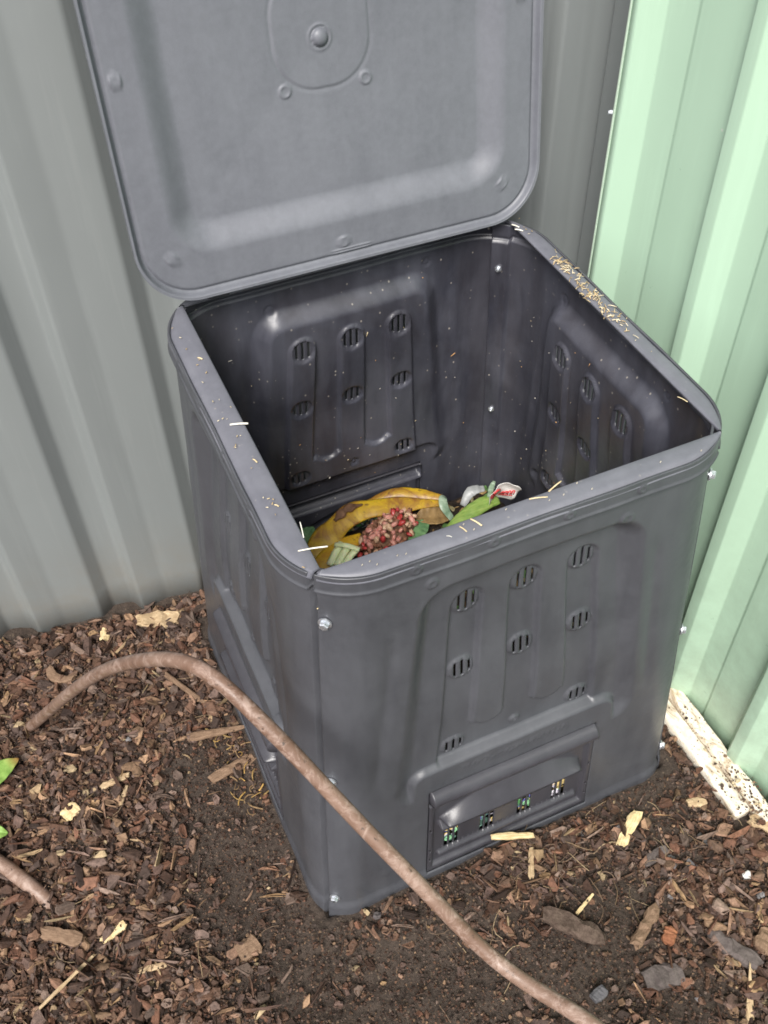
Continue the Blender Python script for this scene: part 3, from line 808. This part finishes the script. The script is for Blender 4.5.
# ---------------------------------------------------------------- pipes
PP = [(-.735, .262, -.045), (-.714, .232, .0), (-.651, .129, .172), (-.566, -.009, .403), (-.507, -.103, .536), (-.457, -.185, .628), (-.422, -.241, .669), (-.394, -.286, .658), (-.369, -.327, .625), (-.343, -.368, .591), (-.299, -.44, .518), (-.253, -.514, .457), (-.222, -.564, .407), (-.191, -.614, .374), (-.158, -.667, .371), (-.121, -.728, .386), (-.08, -.82, .36), (-.03, -.93, .22), (0, -1.0, -.03)]
Pp = catmull(PP, 10)
ker = np.ones(15) / 15
Pq = np.stack([np.convolve(np.pad(Pp[:, i], 7, mode='edge'), ker, 'valid') for i in range(3)], 1); Pq[0], Pq[-1] = Pp[0], Pp[-1]
rr = .0098 * (1 + .05 * fbm(np.arange(len(Pq)) * .13, np.zeros(len(Pq)), 5, 3))
V_, F_ = tube_arrays(Pq, rr, seg=20)
o = mesh_np('pipe', np.array(V_), F_, M_PIPE); tag(o, 'brown plastic irrigation pipe arching out of the mulch across the bin corner', 'pipe')
Pp = catmull([(-.98, .13, .012), (-.86, .04, .014), (-.80, -.035, .016), (-.752, -.108, .004), (-.735, -.135, -.03)], 10)
V_, F_ = tube_arrays(Pp, .0125, seg=18)
o = mesh_np('pipe', np.array(V_), F_, M_PIPE); tag(o, 'short end of brown pipe poking out of the mulch at the left edge', 'pipe')

# ---------------------------------------------------------------- timber plinth
m = N('flaking_cream_timber')
n1 = m.noise(22, 6, .75, m.mapping((1, .35, 1)), dist=.8); n2 = m.noise(70, 5, .7)
c = m.mix(m.ramp(n2, [(.35, 0.0), (.7, 1.0)]), (.72, .64, .50), (.90, .86, .76))
c = m.mix(m.ramp(n1, [(.52, 0.0), (.62, .9)]), c, (.36, .26, .16))
c = m.mix(m.ramp(m.noise(38, 5, .8), [(.66, 0.0), (.74, .9)]), c, (.055, .038, .027))
m.set(Base_Color=c, Roughness=.8); m.bump(n1, .9, .006); M_PLINTH = m.m
def rough_board(name, x0, x1, y0, y1, ztop, th, seed, parent):
    nx, ny = 10, 120; xs = np.linspace(x0, x1, nx); ys = np.linspace(y0, y1, ny); X, Y = np.meshgrid(xs, ys)
    X = X + (.0028 * fbm(Y * 30, X * 0 + seed, seed, 3)) ; e = np.minimum((X - x0) / (x1 - x0), (x1 - X) / (x1 - x0))
    Zt = ztop + .004 * fbm(X * 60, Y * 25, seed, 4) - .006 * sst(.10, 0, e)
    P = np.stack([X, Y, Zt], -1); Nn = np.zeros_like(P); Nn[..., 2] = 1
    return sheet(name, P, Nn, np.ones((ny - 1, nx - 1), bool), th, [M_PLINTH], parent)
pl = empty('timber_plinth', (0, 0, 0)); tag(pl, 'flaking cream painted timber plinth along the foot of the green fence', 'plinth')
rough_board('board', .385, .417, -.468, .20, .013, .05, 3, pl)
rough_board('board', .419, .447, -.50, .20, .020, .05, 8, pl)
def plinth_dirt():
    r = np.random.default_rng(5); n = 900
    return n
pd = None
def pl_chips():
    global fence_y
    r = np.random.default_rng(55); n = 700; V = []; F = []; K = []
    for i in range(1100):
        x = r.choice([r.normal(.418, .006), r.uniform(.388, .448)]); y = r.uniform(-.50, .1)
        if r.random() > .35 + .65 * (y < -.38): continue
        L = r.uniform(.0012, .0035) * (1 + 1.6 * (r.random() < .06)) * (1 + .8 * (y < -.40)); z = .017 + (.006 if x > .419 else 0) + r.uniform(0, .003); a = r.uniform(0, PI)
        k = 6; c = PAL[r.integers(0, 10)] * r.uniform(.5, 1.1)
        if r.random() < .2: c = np.array([.5, .4, .26])
        o = len(V); asp = r.uniform(.3, .9)
        for zz, sc in ((z + L * .09, .8), (z - L * .2, 1)):
            for j in range(k):
                t = 2 * PI * j / k; px = math.cos(t) * L / 2 * sc * r.uniform(.8, 1.1); py = math.sin(t) * L / 2 * asp * sc * r.uniform(.8, 1.1)
                V.append((x + px * math.cos(a) - py * math.sin(a), y + px * math.sin(a) + py * math.cos(a), zz)); K.append(c)
        F.append(tuple(o + j for j in range(k)))
        for j in range(k): F.append((o + k + j, o + k + (j + 1) % k, o + (j + 1) % k, o + j))
    ob = mesh_np('plinth_debris', np.array(V), F, M_CHIP, None, None, False, np.array(K)); tag(ob, 'bark crumbs and dirt lying on the cream timber plinth', 'debris', kind='stuff')
pl_chips()

# ---------------------------------------------------------------- green leaves at the left edge
m = N('green_leaf'); sx = m.n('ShaderNodeSeparateXYZ'); m.l(m.co.outputs['Object'], sx.inputs[0])
c = m.mix(m.ramp(m.noise(60, 4, .6), [(.3, 0.0), (.7, 1.0)]), (.14, .27, .045), (.27, .42, .10))
tipm = m.n('ShaderNodeMapRange'); tipm.inputs[1].default_value = .085; tipm.inputs[2].default_value = .108; m.l(sx.outputs[0], tipm.inputs[0])
c = m.mix(tipm.outputs[0], c, (.30, .17, .05))
m.set(Base_Color=c, Roughness=.45); m.bump(m.noise(90, 3), .4, .002); M_LEAF = m.m
def leaf(name, L, Wd, loc, rot, label, mat=M_LEAF, fold=.25, droop=.15, cat='leaf', notch=0):
    nx, ny = 26, 13; V = []; F = []
    for i in range(nx):
        t = i / (nx - 1); w = Wd / 2 * (math.sin(PI * min(1, t * 1.0)) ** .75) * (1 - .35 * t) + .0006
        for j in range(ny):
            s = j / (ny - 1) * 2 - 1
            V.append((t * L, s * w, abs(s) * w * fold - droop * L * t * t + .0012 * math.sin(t * 38) * abs(s) + .0008 * (j == ny // 2) * -1))
    V = np.array(V); P = V.reshape(nx, ny, 3); Nn = np.zeros_like(P); Nn[..., 2] = 1
    o = sheet(name, P, Nn, np.ones((nx - 1, ny - 1), bool), .0006, [mat], None)
    o.location = loc; o.rotation_euler = rot; return tag(o, label, cat)
leaf('leaf', .11, .055, (-.840, .110, .040), (.25, .0, D(24)), 'green pointed leaf with a brown tip at the left edge')
leaf('leaf', .07, .050, (-.852, .045, .030), (.1, .1, D(-16)), 'small light green leaf at the left edge below the pointed leaf')

# ---------------------------------------------------------------- compost inside the bin
def heap_z(x, y):
    z = .175 + .030 * np.exp(-((x - .02) ** 2 + (y - .12) ** 2) / .03) + .030 * fbm(x * 9, y * 9, 71, 4)
    z = z - .03 * sst(.22, .31, np.maximum(np.abs(x), np.abs(y)))
    return z
a_ = np.linspace(-1, 1, 160); X, Y = np.meshgrid(a_ * .322, a_ * .322); Z = heap_z(X, Y)
ex, ey = np.maximum(np.abs(X) - .235, 0), np.maximum(np.abs(Y) - .235, 0); el = np.hypot(ex, ey) + 1e-9; kk = np.minimum(1, .078 / el)
X = np.where(np.abs(X) > .235, np.sign(X) * (.235 + ex * kk), X); Y = np.where(np.abs(Y) > .235, np.sign(Y) * (.235 + ey * kk), Y)
idx = np.arange(X.size).reshape(X.shape)
F = np.stack([idx[:-1, :-1], idx[:-1, 1:], idx[1:, 1:], idx[1:, :-1]], -1).reshape(-1, 4)
M_HEAP = flat('rotting_compost', (.016, .011, .008), (.065, .045, .028), 80, .75, .9, .4, .006)
Vh = np.stack([X, Y, Z], -1).reshape(-1, 3); nb = len(Vh)
ring = np.concatenate([idx[0, :], idx[1:, -1], idx[-1, -2::-1], idx[-2:0:-1, 0]])
low = Vh[ring].copy(); low[:, 2] = -.02
Vh = np.concatenate([Vh, low]); rn = len(ring); i = np.arange(rn); j = (i + 1) % rn
F = np.concatenate([F, np.stack([ring[i], nb + i, nb + j, ring[j]], -1)])
o = mesh_np('compost', Vh, F, M_HEAP); tag(o, 'dark rotting compost filling the bottom of the bin', 'compost', kind='stuff')

# loose small scraps on the heap and against the hatch slots
r = np.random.default_rng(91); V = []; F = []; K = []
SCR = np.array([(.10, .20, .06), (.16, .26, .09), (.22, .14, .06), (.30, .20, .08), (.09, .055, .03), (.13, .08, .045), (.34, .30, .16), (.06, .04, .025)])
SLT = np.array([(.10, .30, .10), (.20, .42, .22), (.10, .10, .30), (.45, .42, .48), (.50, .38, .16), (.08, .15, .12)])
def scrap(p, L, Wd, T, Rm, c):
    k = 7; o = len(V)
    for zz, sc in ((T / 2, .85), (-T / 2, 1)):
        for j in range(k):
            t = 2 * PI * j / k; q = np.array([math.cos(t) * L / 2 * r.uniform(.75, 1.1) * sc, math.sin(t) * Wd / 2 * r.uniform(.75, 1.1) * sc, zz])
            V.append(p + Rm @ q); K.append(c)
    F.append(tuple(o + j for j in range(k))); F.append(tuple(o + k + j for j in range(k))[::-1])
    for j in range(k): F.append((o + k + j, o + k + (j + 1) % k, o + (j + 1) % k, o + j))
def rotm(a, b, c):
    from mathutils import Euler
    return np.array(Euler((a, b, c)).to_matrix())
for i in range(1300):
    x, y = r.uniform(-.30, .30), r.uniform(-.30, .30); L = r.uniform(.006, .028)
    scrap(np.array([x, y, float(heap_z(np.array(x), np.array(y))) + .003]), L, L * r.uniform(.3, .9), .0015, rotm(r.normal(0, .5), r.normal(0, .5), r.uniform(0, 6.3)), SCR[r.integers(0, 8)] * r.uniform(.5, 1.2))
for k in range(4):
    for i in range(260):
        s, z = r.uniform(-.125, .125), r.uniform(.065, .155); L = r.uniform(.008, .024)
        q = np.array([s, -.3215 - r.uniform(0, .002), z]); a = k * PI / 2
        q = np.array([q[0] * math.cos(a) - q[1] * math.sin(a), q[0] * math.sin(a) + q[1] * math.cos(a), q[2]])
        scrap(q, L, L * r.uniform(.3, .8), .0012, rotm(PI / 2 + r.normal(0, .3), r.uniform(0, 6), a), SLT[r.integers(0, 6)] * r.uniform(.7, 2.0))
o = mesh_np('kitchen_scraps', np.array(V), F, toned('scrap_tone', .6, 80, .4, .4), None, None, False, np.array(K))
tag(o, 'small rotting leaf and peel scraps scattered over the compost', 'food scraps', kind='stuff')

# banana peels: broad curled strips
def strip(name, pts, wid, thick, curl, mat, label, cat, seed=0, nj=13, twist=0, rip=.0):
    P = catmull(pts, 10); n = len(P); T = np.gradient(P, axis=0); T /= np.linalg.norm(T, axis=1)[:, None]
    t = np.linspace(0, 1, n); w = np.interp(t, np.linspace(0, 1, len(wid)), wid)
    out = np.zeros((n, nj, 3)); NN = np.zeros((n, nj, 3))
    for i in range(n):
        up = np.array([0, -.35 + 0, 1.]); up = up - T[i] * up.dot(T[i]); up /= np.linalg.norm(up); sd = np.cross(T[i], up)
        tw = twist * t[i]; sd, up = sd * math.cos(tw) + up * math.sin(tw), up * math.cos(tw) - sd * math.sin(tw)
        for j in range(nj):
            s = j / (nj - 1) * 2 - 1; th = s * curl
            jit = 1 + rip * math.sin(t[i] * 23 + seed) * (abs(s) > .7)
            if curl > .05:
                rad = w[i] / curl; out[i, j] = P[i] + sd * math.sin(th) * rad * jit + up * (math.cos(th) - 1) * rad
                NN[i, j] = sd * math.sin(th) + up * math.cos(th)
            else: out[i, j] = P[i] + sd * s * w[i]; NN[i, j] = up
    out += (.0016 * fbm(t * 14 + seed, t * 0, seed, 3))[:, None, None] * NN
    o = sheet(name, out, NN, np.ones((n - 1, nj - 1), bool), thick, [mat], None); return tag(o, label, cat)
def peelmat(name, yellow, brown, k, sc=18):
    m = N(name); n1 = m.noise(sc, 6, .7, dist=.8); n2 = m.noise(120, 4, .7)
    c = m.mix(m.ramp(n1, [(k - .10, 0.0), (k + .12, 1.0)]), brown, yellow)
    c = m.mix(m.ramp(n2, [(.58, 0.0), (.68, .7)]), c, (.09, .045, .018))
    m.set(Base_Color=c, Roughness=.42); m.b.inputs['Subsurface Weight'].default_value = .1; m.b.inputs['Subsurface Scale'].default_value = .003
    m.bump(m.noise(60, 4, .6), .5, .002); return m.m
M_PEEL1 = peelmat('browning_banana_peel', (.52, .34, .02), (.23, .10, .025), .50)
M_PEEL2 = peelmat('yellow_banana_peel', (.55, .34, .015), (.42, .19, .02), .45)
strip('banana_peel', [(-.150, .186, .225), (-.112, .214, .245), (-.070, .240, .258), (-.024, .256, .266), (.03, .248, .264), (.09, .236, .258), (.142, .222, .250)], [.016, .026, .028, .022, .022, .019, .014, .006], .0024, .38, M_PEEL1, 'long browning banana peel lying across the scraps in the bin', 'banana peel', 3, rip=.1)
strip('banana_peel', [(-.150, .165, .225), (-.115, .182, .238), (-.070, .200, .243), (-.025, .212, .240)], [.014, .024, .024, .012], .002, .4, M_PEEL2, 'short yellow orange banana peel beneath the longer browning peel', 'banana peel', 5)
strip('banana_peel', [(.015, .292, .235), (.07, .284, .250), (.12, .262, .248), (.158, .236, .244)], [.009, .014, .014, .006], .002, .7, M_PEEL1, 'thin olive banana peel strip behind the long peel', 'banana peel', 8)
M_STEM = flat('brown_peel_stalk', (.09, .045, .025), (.22, .12, .07), 70, .7, .8, .3)
mb = MB(); mb.tube(catmull([(-.066, .252, .264), (-.036, .263, .273), (-.004, .262, .272)], 6), [.004] * 2 + [.008, .011, .010, .006, .008, .011, .009, .006, .004, .003, .002], seg=9, flat=.6)
tag(mb.build('peel_stalk', M_STEM, None, True), 'crumpled brown banana stalk end on top of the long peel', 'banana stalk')
M_LEEK = flat('pale_celery', (.62, .70, .36), (.86, .90, .62), 30, .5, .4, .4, .001, (1, 1, 1), sss=.2)
for i, (pa, pb, rr_) in enumerate((((-.112, .166, .250), (-.076, .192, .268), .0072), ((-.102, .157, .252), (-.066, .180, .268), .0072), ((-.092, .149, .252), (-.056, .168, .266), .0066), ((-.090, .190, .272), (-.054, .160, .272), .0055))):
    mb = MB(); mb.tube(catmull([pa, ((pa[0] + pb[0]) / 2, (pa[1] + pb[1]) / 2, (pa[2] + pb[2]) / 2 + .004), pb], 4), rr_, seg=9, flat=.65)
    lab = ('pale green celery stick nearest the bin corner', 'pale green celery stick second from the bin corner', 'pale green celery stick closest to the pink buds', 'pale green celery stick lying across the other three')[i]
    tag(mb.build('celery_stick', M_LEEK, None, True), lab, 'celery stick', 'celery sticks in the bin')
# cluster of pink buds
cl = empty('bud_cluster', (.016, .194, .230)); tag(cl, 'knobbly cluster of pink and red buds beside the banana peels', 'flower buds')
BM = [flat('pink_bud', (.40, .13, .11), (.62, .34, .26), 90, .5, .5, .5, sss=.15), flat('cream_bud', (.42, .24, .15), (.66, .48, .32), 90, .5, .5, .5, sss=.15), flat('red_bud', (.30, .02, .025), (.46, .06, .05), 90, .35, .4, .6), flat('brown_bud', (.14, .06, .035), (.30, .14, .08), 90, .6, .6, .4)]
r = np.random.default_rng(17)
def bud(rad, sd):
    rr2 = np.random.default_rng(sd); V = []; F = []; nu, nv = 10, 7
    for i in range(nv):
        ph = PI * i / (nv - 1)
        for j in range(nu):
            a = 2 * PI * j / nu; q = rad * (1 + .13 * math.cos(5 * a) * math.sin(ph)) * rr2.uniform(.92, 1.08)
            V.append((q * math.sin(ph) * math.cos(a), q * math.sin(ph) * math.sin(a), q * math.cos(ph) * 1.15 + (-.45 * rad if i == 0 else (.22 * rad * math.cos(5 * a) if i == 1 else 0))))
    for i in range(nv - 1):
        for j in range(nu): F.append((i * nu + j, (i + 1) * nu + j, (i + 1) * nu + (j + 1) % nu, i * nu + (j + 1) % nu))
    return V, F
bm_ = []
for i in range(4):
    for s_ in range(2):
        v, f = bud(.0082, i * 3 + s_); bm_.append(mesh_np('bud', np.array(v), f, BM[i], cl)); 
protos = bm_; cnt = 0
placed = []; tries = 0
while len(placed) < 96 and tries < 6000:
    tries += 1
    rad = math.sqrt(r.uniform(0, 1)); a = r.uniform(0, 2 * PI)
    x = .070 * rad * math.cos(a); y = .043 * rad * math.sin(a) + x * .35; z = .036 * math.sqrt(max(0, 1 - rad ** 2 * .95)) + .004 + r.uniform(-.004, .003)
    if any((x - q[0]) ** 2 + (y - q[1]) ** 2 + (z - q[2]) ** 2 < .0082 ** 2 for q in placed): continue
    i = len(placed); placed.append((x, y, z))
    k = r.choice([0, 0, 0, 0, 1, 1, 1, 2, 3, 3, 3, 3]) * 2 + r.integers(0, 2)
    if i < 8: o = protos[i]
    else: o = protos[k].copy(); link(o, cl)
    o.location = (x, y, z); o.rotation_euler = (r.normal(0, .9) - y * 20, r.normal(0, .9) + x * 12, r.uniform(0, 6)); s_ = r.uniform(.45, .82); o.scale = (s_ * .85, s_ * .85, s_ * 1.25)
v, f = bud(.0082, 91); v = [(q[0] * 7.2, q[1] * 4.4, q[2] * 3.3) for q in v]
mesh_np('stalk', np.array(v), f, M_STEM, cl)
mb = MB()
for i in range(12):
    a = r.uniform(0, 6.28); mb.tube([(0, 0, .0), (.02 * math.cos(a), .018 * math.sin(a), .012), (.042 * math.cos(a), .034 * math.sin(a), .022)], .0013, seg=5)
mb.build('stalk', M_STEM, cl, True)
M_LEAFD = flat('dull_green_leaf', (.07, .16, .07), (.17, .30, .13), 45, .5, .5, .4)
M_WILT = flat('wilted_brown_leaf', (.16, .10, .04), (.34, .22, .09), 45, .6, .7, .35)
M_GSTEM = flat('green_stalk', (.13, .23, .04), (.28, .38, .10), 35, .45, .4, .45, stretch=(1, 4, 4), sss=.1)
leaf('leaf', .06, .05, (-.148, .245, .225), (.2, -.3, D(35)), 'dull green leaf at the left edge of the scraps', M_LEAFD, cat='leaf')
leaf('leaf', .07, .045, (.045, .172, .236), (.2, -.1, D(25)), 'dark green leaf tucked beside the pink buds', M_LEAFD, cat='leaf')
leaf('leaf', .08, .05, (.085, .215, .238), (.3, .1, D(-10)), 'wilted brown leaf right of the pink buds', M_WILT, cat='leaf', fold=.5)
leaf('leaf', .07, .04, (.035, .225, .238), (-.3, .1, D(-25)), 'curled tan leaf behind the pink buds', M_WILT, cat='leaf', fold=.6)
leaf('leaf', .06, .05, (-.135, .160, .225), (.1, 0, D(10)), 'yellow green leaf in the near corner of the bin', M_GSTEM, cat='leaf')
strip('green_stalk', [(.115, .150, .236), (.165, .170, .248), (.215, .183, .254), (.250, .186, .250)], [.011, .016, .017, .012], .003, .6, M_GSTEM, 'flat bright green vegetable stalk beside the paper scrap', 'stalk', 2)
M_FILM = flat('grey_green_film', (.14, .22, .14), (.34, .42, .32), 40, .35, .3, .5)
strip('plastic_curl', [(.150, .185, .236), (.142, .205, .256), (.148, .222, .262), (.158, .228, .252)], [.006, .009, .008, .004], .001, .3, M_FILM, 'grey green curled leek leaf standing in the scraps', 'leek leaf', 4)
M_PLASTW = flat('cloudy_plastic', (.20, .21, .21), (.36, .37, .37), 30, .4, .3, .5)
strip('plastic_scrap', [(.182, .205, .240), (.205, .215, .262), (.232, .212, .262)], [.006, .012, .007], .001, .5, M_PLASTW, 'cloudy grey scrap of plastic film behind the green stalk', 'plastic scrap', 6)
strip('leek_leaf', [(.232, .190, .250), (.240, .198, .272), (.246, .200, .285)], [.005, .006, .003], .001, .5, M_FILM, 'small upright grey green leaf next to the paper scrap', 'leek leaf', 7)

# paper scrap with red print
m = N('white_wrapper'); m.set(Base_Color=m.mix(m.ramp(m.noise(50, 4), [(.3, 0.0), (.7, 1.0)]), (.80, .76, .72), (.90, .88, .84)), Roughness=.5); m.bump(m.noise(40, 3), .4, .002); M_WRAP = m.m
M_REDINK = flat('red_print', (.55, .04, .05), (.70, .08, .08), 80, .5, .2, .4)
wr = empty('paper_wrapper', (.248, .180, .246)); wr.scale = (1.12, 1.12, 1.12); tag(wr, 'torn white paper wrapper with red print standing up from the scraps', 'wrapper')
def wrap_pt(s, t):    # s -1..1 across, t 0..1 up
    x = s * .022 * (1 + .45 * t); z = t * .052 * (1 - .12 * s + .0 * s * s)
    y = .010 * math.cos(s * 1.9 + .3) - .018 * t + .002 * math.sin(t * 9 + s * 3)
    return np.array([x * .95 + t * .004, y, z])
nj, ni = 22, 22; P = np.zeros((nj, ni, 3))
for a in range(nj):
    for b in range(ni):
        s = b / (ni - 1) * 2 - 1; t = a / (nj - 1); tt = t * (1 - .35 * abs(s - .2) ** 2.0 + .03 * math.sin(s * 11)); P[a, b] = wrap_pt(s, tt)
def nrm(P):
    du = np.gradient(P, axis=1); dv = np.gradient(P, axis=0); n_ = np.cross(du, dv); return n_ / (np.linalg.norm(n_, axis=-1, keepdims=True) + 1e-12)
sheet('wrapper_sheet', P, nrm(P), np.ones((nj - 1, ni - 1), bool), .0006, [M_WRAP], wr)
mb = MB()
def inkline(pts, w=.0011):
    Q_ = [wrap_pt(s, t) + np.array([0, -.0009, .0004]) for s, t in pts]; mb.tube(Q_, w, seg=5)
inkline([(-.75, .62), (-.45, .70), (-.2, .66)], .0022)
inkline([(-.80, .30), (-.70, .42), (-.45, .36), (-.30, .22), (-.1, .12)], .0013); inkline([(-.5, .15), (-.35, .3), (-.2, .34)])
for k in range(4):
    b0 = .05 + k * .20
    inkline([(b0, .30 + k * .03), (b0 + .02, .48 + k * .03)], .0012); inkline([(b0, .48 + k * .03), (b0 + .11, .50 + k * .03)], .0010); inkline([(b0 + .12, .31 + k * .03), (b0 + .13, .49 + k * .03)], .0010)
inkline([(0, .22), (.35, .28), (.75, .34)], .0009)
mb.build('red_print', M_REDINK, wr, True)

# ---------------------------------------------------------------- straw bits on the rim
M_STRAWW = flat('white_straw', (.70, .66, .56), (.86, .84, .78), 60, .6, .3, .3)
M_STRAWY = flat('yellow_straw', (.52, .40, .22), (.74, .62, .40), 60, .6, .3, .3)
def straw(a, b, r_, mat, label, group='straw pieces on the bin rim'):
    a = np.array(a, float); b = np.array(b, float); m_ = (a + b) / 2 + np.array([.0002, .0003, .0005]); r_ *= .78
    mb = MB(); mb.tube(catmull([a, m_, b], 3), r_, seg=6, flat=.6); o = mb.build('straw', mat, None, True); return tag(o, label, 'straw', group)
zr = .8022
straw((-.283, -.003, zr), (-.262, -.014, zr + .003), .0021, M_STRAWW, 'thick white straw piece halfway along the left rim')
straw((-.279, -.238, zr), (-.247, -.249, zr + .004), .0014, M_STRAWW, 'white straw splinter at the near end of the left rim')
straw((-.266, -.222, zr), (-.262, -.200, zr + .003), .0008, M_STRAWW, 'thin white straw curl beside the near left rim splinter')
straw((-.003, -.277, zr), (.018, -.284, zr + .001), .0013, M_STRAWY, 'yellow straw on the front rim left of the longer one')
straw((.024, -.276, zr), (.046, -.268, zr + .001), .0013, M_STRAWY, 'longer yellow straw on the front rim near the paper')
straw((-.080, -.276, zr), (-.073, -.291, zr), .0015, M_STRAWY, 'pale straw pointing down the middle of the front rim')
straw((-.097, -.281, zr), (-.093, -.292, zr), .0011, M_STRAWY, 'short straw left of the pale one on the front rim')
straw((-.117, -.288, zr), (-.112, -.292, zr), .0006, M_STRAWW, 'tiny straw hair on the left half of the front rim')
straw((.270, .258, zr), (.277, .246, zr), .0017, M_STRAWW, 'upper white straw on the right rim near the lid')
straw((.268, .244, zr), (.277, .234, zr), .0017, M_STRAWW, 'lower white straw on the right rim near the lid')
straw((-.281, .146, zr), (-.276, .140, zr), .0016, M_STRAWY, 'small tan straw bit near the far end of the left rim')
straw((-.277, -.075, zr), (-.274, -.083, zr), .0013, M_STRAWY, 'small tan straw bit just past the middle of the left rim')
straw((-.279, -.159, zr), (-.275, -.164, zr), .0013, M_STRAWY, 'small tan straw bit on the near half of the left rim')
straw((.262, -.198, zr), (.268, -.212, zr), .0009, M_STRAWY, 'thin straw on the near end of the right rim')
def clippings(n, boxes, lmin, lmax, r0, seed, z0=zr):
    r = np.random.default_rng(seed); V = []; F = []; K = []
    for i in range(n):
        x0, y0, sx_, sy_ = boxes[r.integers(0, len(boxes))]
        x = np.clip(r.normal(x0, sx_), .268, .298) if x0 > .2 else r.normal(x0, sx_); y = r.normal(y0, sy_)
        if x0 < -.2: x = np.clip(x, -.298, -.270)
        L = r.uniform(lmin, lmax); a = r.uniform(0, PI); d = np.array([math.cos(a), math.sin(a), r.normal(0, .12)]) * L / 2; c = np.array([x, y, z0 + r.uniform(0, .003)])
        v, f = tube_arrays([c - d, c + np.array([0, 0, L * .08]), c + d], r0 * r.uniform(.6, 1.3), seg=5)
        o = len(V); V += list(v); F += [tuple(i_ + o for i_ in q) for q in f]; K += [np.array([(.60, .48, .28), (.72, .62, .44), (.45, .33, .18)][r.integers(0, 3)])] * len(v)
    return V, F, K
V, F, K = clippings(125, [(.284, .120, .005, .013), (.282, .050, .006, .020), (.282, .000, .005, .030), (.281, .03, .007, .055)], .003, .013, .0006, 4)
o = mesh_np('grass_clippings', np.array(V), F, M_CHIP, None, None, True, np.array(K)); tag(o, 'clump of dry grass clippings scattered along the right rim of the bin', 'grass clippings', kind='stuff')
V, F, K = clippings(60, [(-.284, 0, .006, .16), (.283, .10, .006, .12)], .0015, .004, .0006, 9)
for i in range(14):
    x = random.uniform(-.24, .24); y = -.285 + random.uniform(-.01, .008); v, f = tube_arrays([(x, y, zr - .001), (x + .002, y + .001, zr)], .0006, seg=5); o_ = len(V); V += list(v); F += [tuple(q + o_ for q in g_) for g_ in f]; K += [np.array([.5, .45, .36])] * len(v)
o = mesh_np('straw_crumbs', np.array(V), F, M_CHIP, None, None, True, np.array(K)); tag(o, 'tiny straw crumbs sprinkled on the rim of the bin', 'straw crumbs', kind='stuff')
# bits stuck on the inside walls
r = np.random.default_rng(44); V = []; F = []; K = []
for i in range(90):
    k = r.choice([1, 1, 2]); a = k * PI / 2; s = r.uniform(-.25, .25); z = .30 + .44 * r.random() ** 1.5; L = r.uniform(.0010, .0035) * (3.5 if r.random() < .10 else 1)
    nin = .024 if abs(s) < .14 else .008
    y = -(hw(z) - nin - .003); t = r.uniform(0, PI); d = np.array([math.cos(t) * L / 2, 0, math.sin(t) * L / 2]); c = np.array([s, y + .0, z])
    Rm = rotm(0, 0, a); v, f = tube_arrays([Rm @ (c - d), Rm @ (c + d)], .0006 * r.uniform(.7, 1.5), seg=5)
    o_ = len(V); V += list(v); F += [tuple(q + o_ for q in g_) for g_ in f]; K += [np.array([(.55, .45, .28), (.50, .28, .12), (.62, .58, .50)][r.integers(0, 3)])] * len(v)
o = mesh_np('wall_specks', np.array(V), F, M_CHIP, None, None, True, np.array(K)); tag(o, 'specks of straw and peel stuck to the inside walls of the bin', 'specks', kind='stuff')

# ---------------------------------------------------------------- light
w = bpy.data.worlds.new('World'); S.world = w; w.use_nodes = True; nt = w.node_tree
bg = nt.nodes['Background']; sky = nt.nodes.new('ShaderNodeTexSky'); sky.sky_type = 'NISHITA'; sky.sun_disc = False
AZ = math.atan2(-.42, -.75)  # light comes from -x,-y
sdir = np.array([-.62, -.85, 1.30]); sdir /= np.linalg.norm(sdir)
sky.sun_elevation = math.asin(sdir[2]); sky.sun_rotation = math.atan2(sdir[0], sdir[1]); sky.dust_density = 4; sky.air_density = 1.2
hsv = nt.nodes.new('ShaderNodeHueSaturation'); hsv.inputs['Saturation'].default_value = .35
nt.links.new(sky.outputs[0], hsv.inputs['Color']); nt.links.new(hsv.outputs[0], bg.inputs[0]); bg.inputs[1].default_value = .105
sl = bpy.data.lights.new('sun', 'SUN'); sl.energy = 3.5; sl.angle = math.radians(24); sl.color = (1, .965, .92)
so = link(bpy.data.objects.new('sun', sl))
from mathutils import Vector
so.rotation_euler = Vector(sdir).to_track_quat('Z', 'Y').to_euler(); so.location = (-2, -3, 5)

# ---------------------------------------------------------------- camera
cd_ = bpy.data.cameras.new('camera'); co_ = link(bpy.data.objects.new('camera', cd_)); S.camera = co_
co_.location = (-.47447, -.94888, 1.65419); co_.rotation_euler = (.7459, .01591, -.41898)
cd_.sensor_fit = 'VERTICAL'; cd_.sensor_height = 24; cd_.sensor_width = 18; cd_.lens = 24 * 993.88 / 1024; cd_.clip_start = .02; cd_.clip_end = 200
S.view_settings.view_transform = 'Standard'; S.view_settings.look = 'None'; S.view_settings.gamma = 1; S.view_settings.use_curve_mapping = False
S.view_settings.exposure = 0.45
S.cycles.filter_width = 1.7
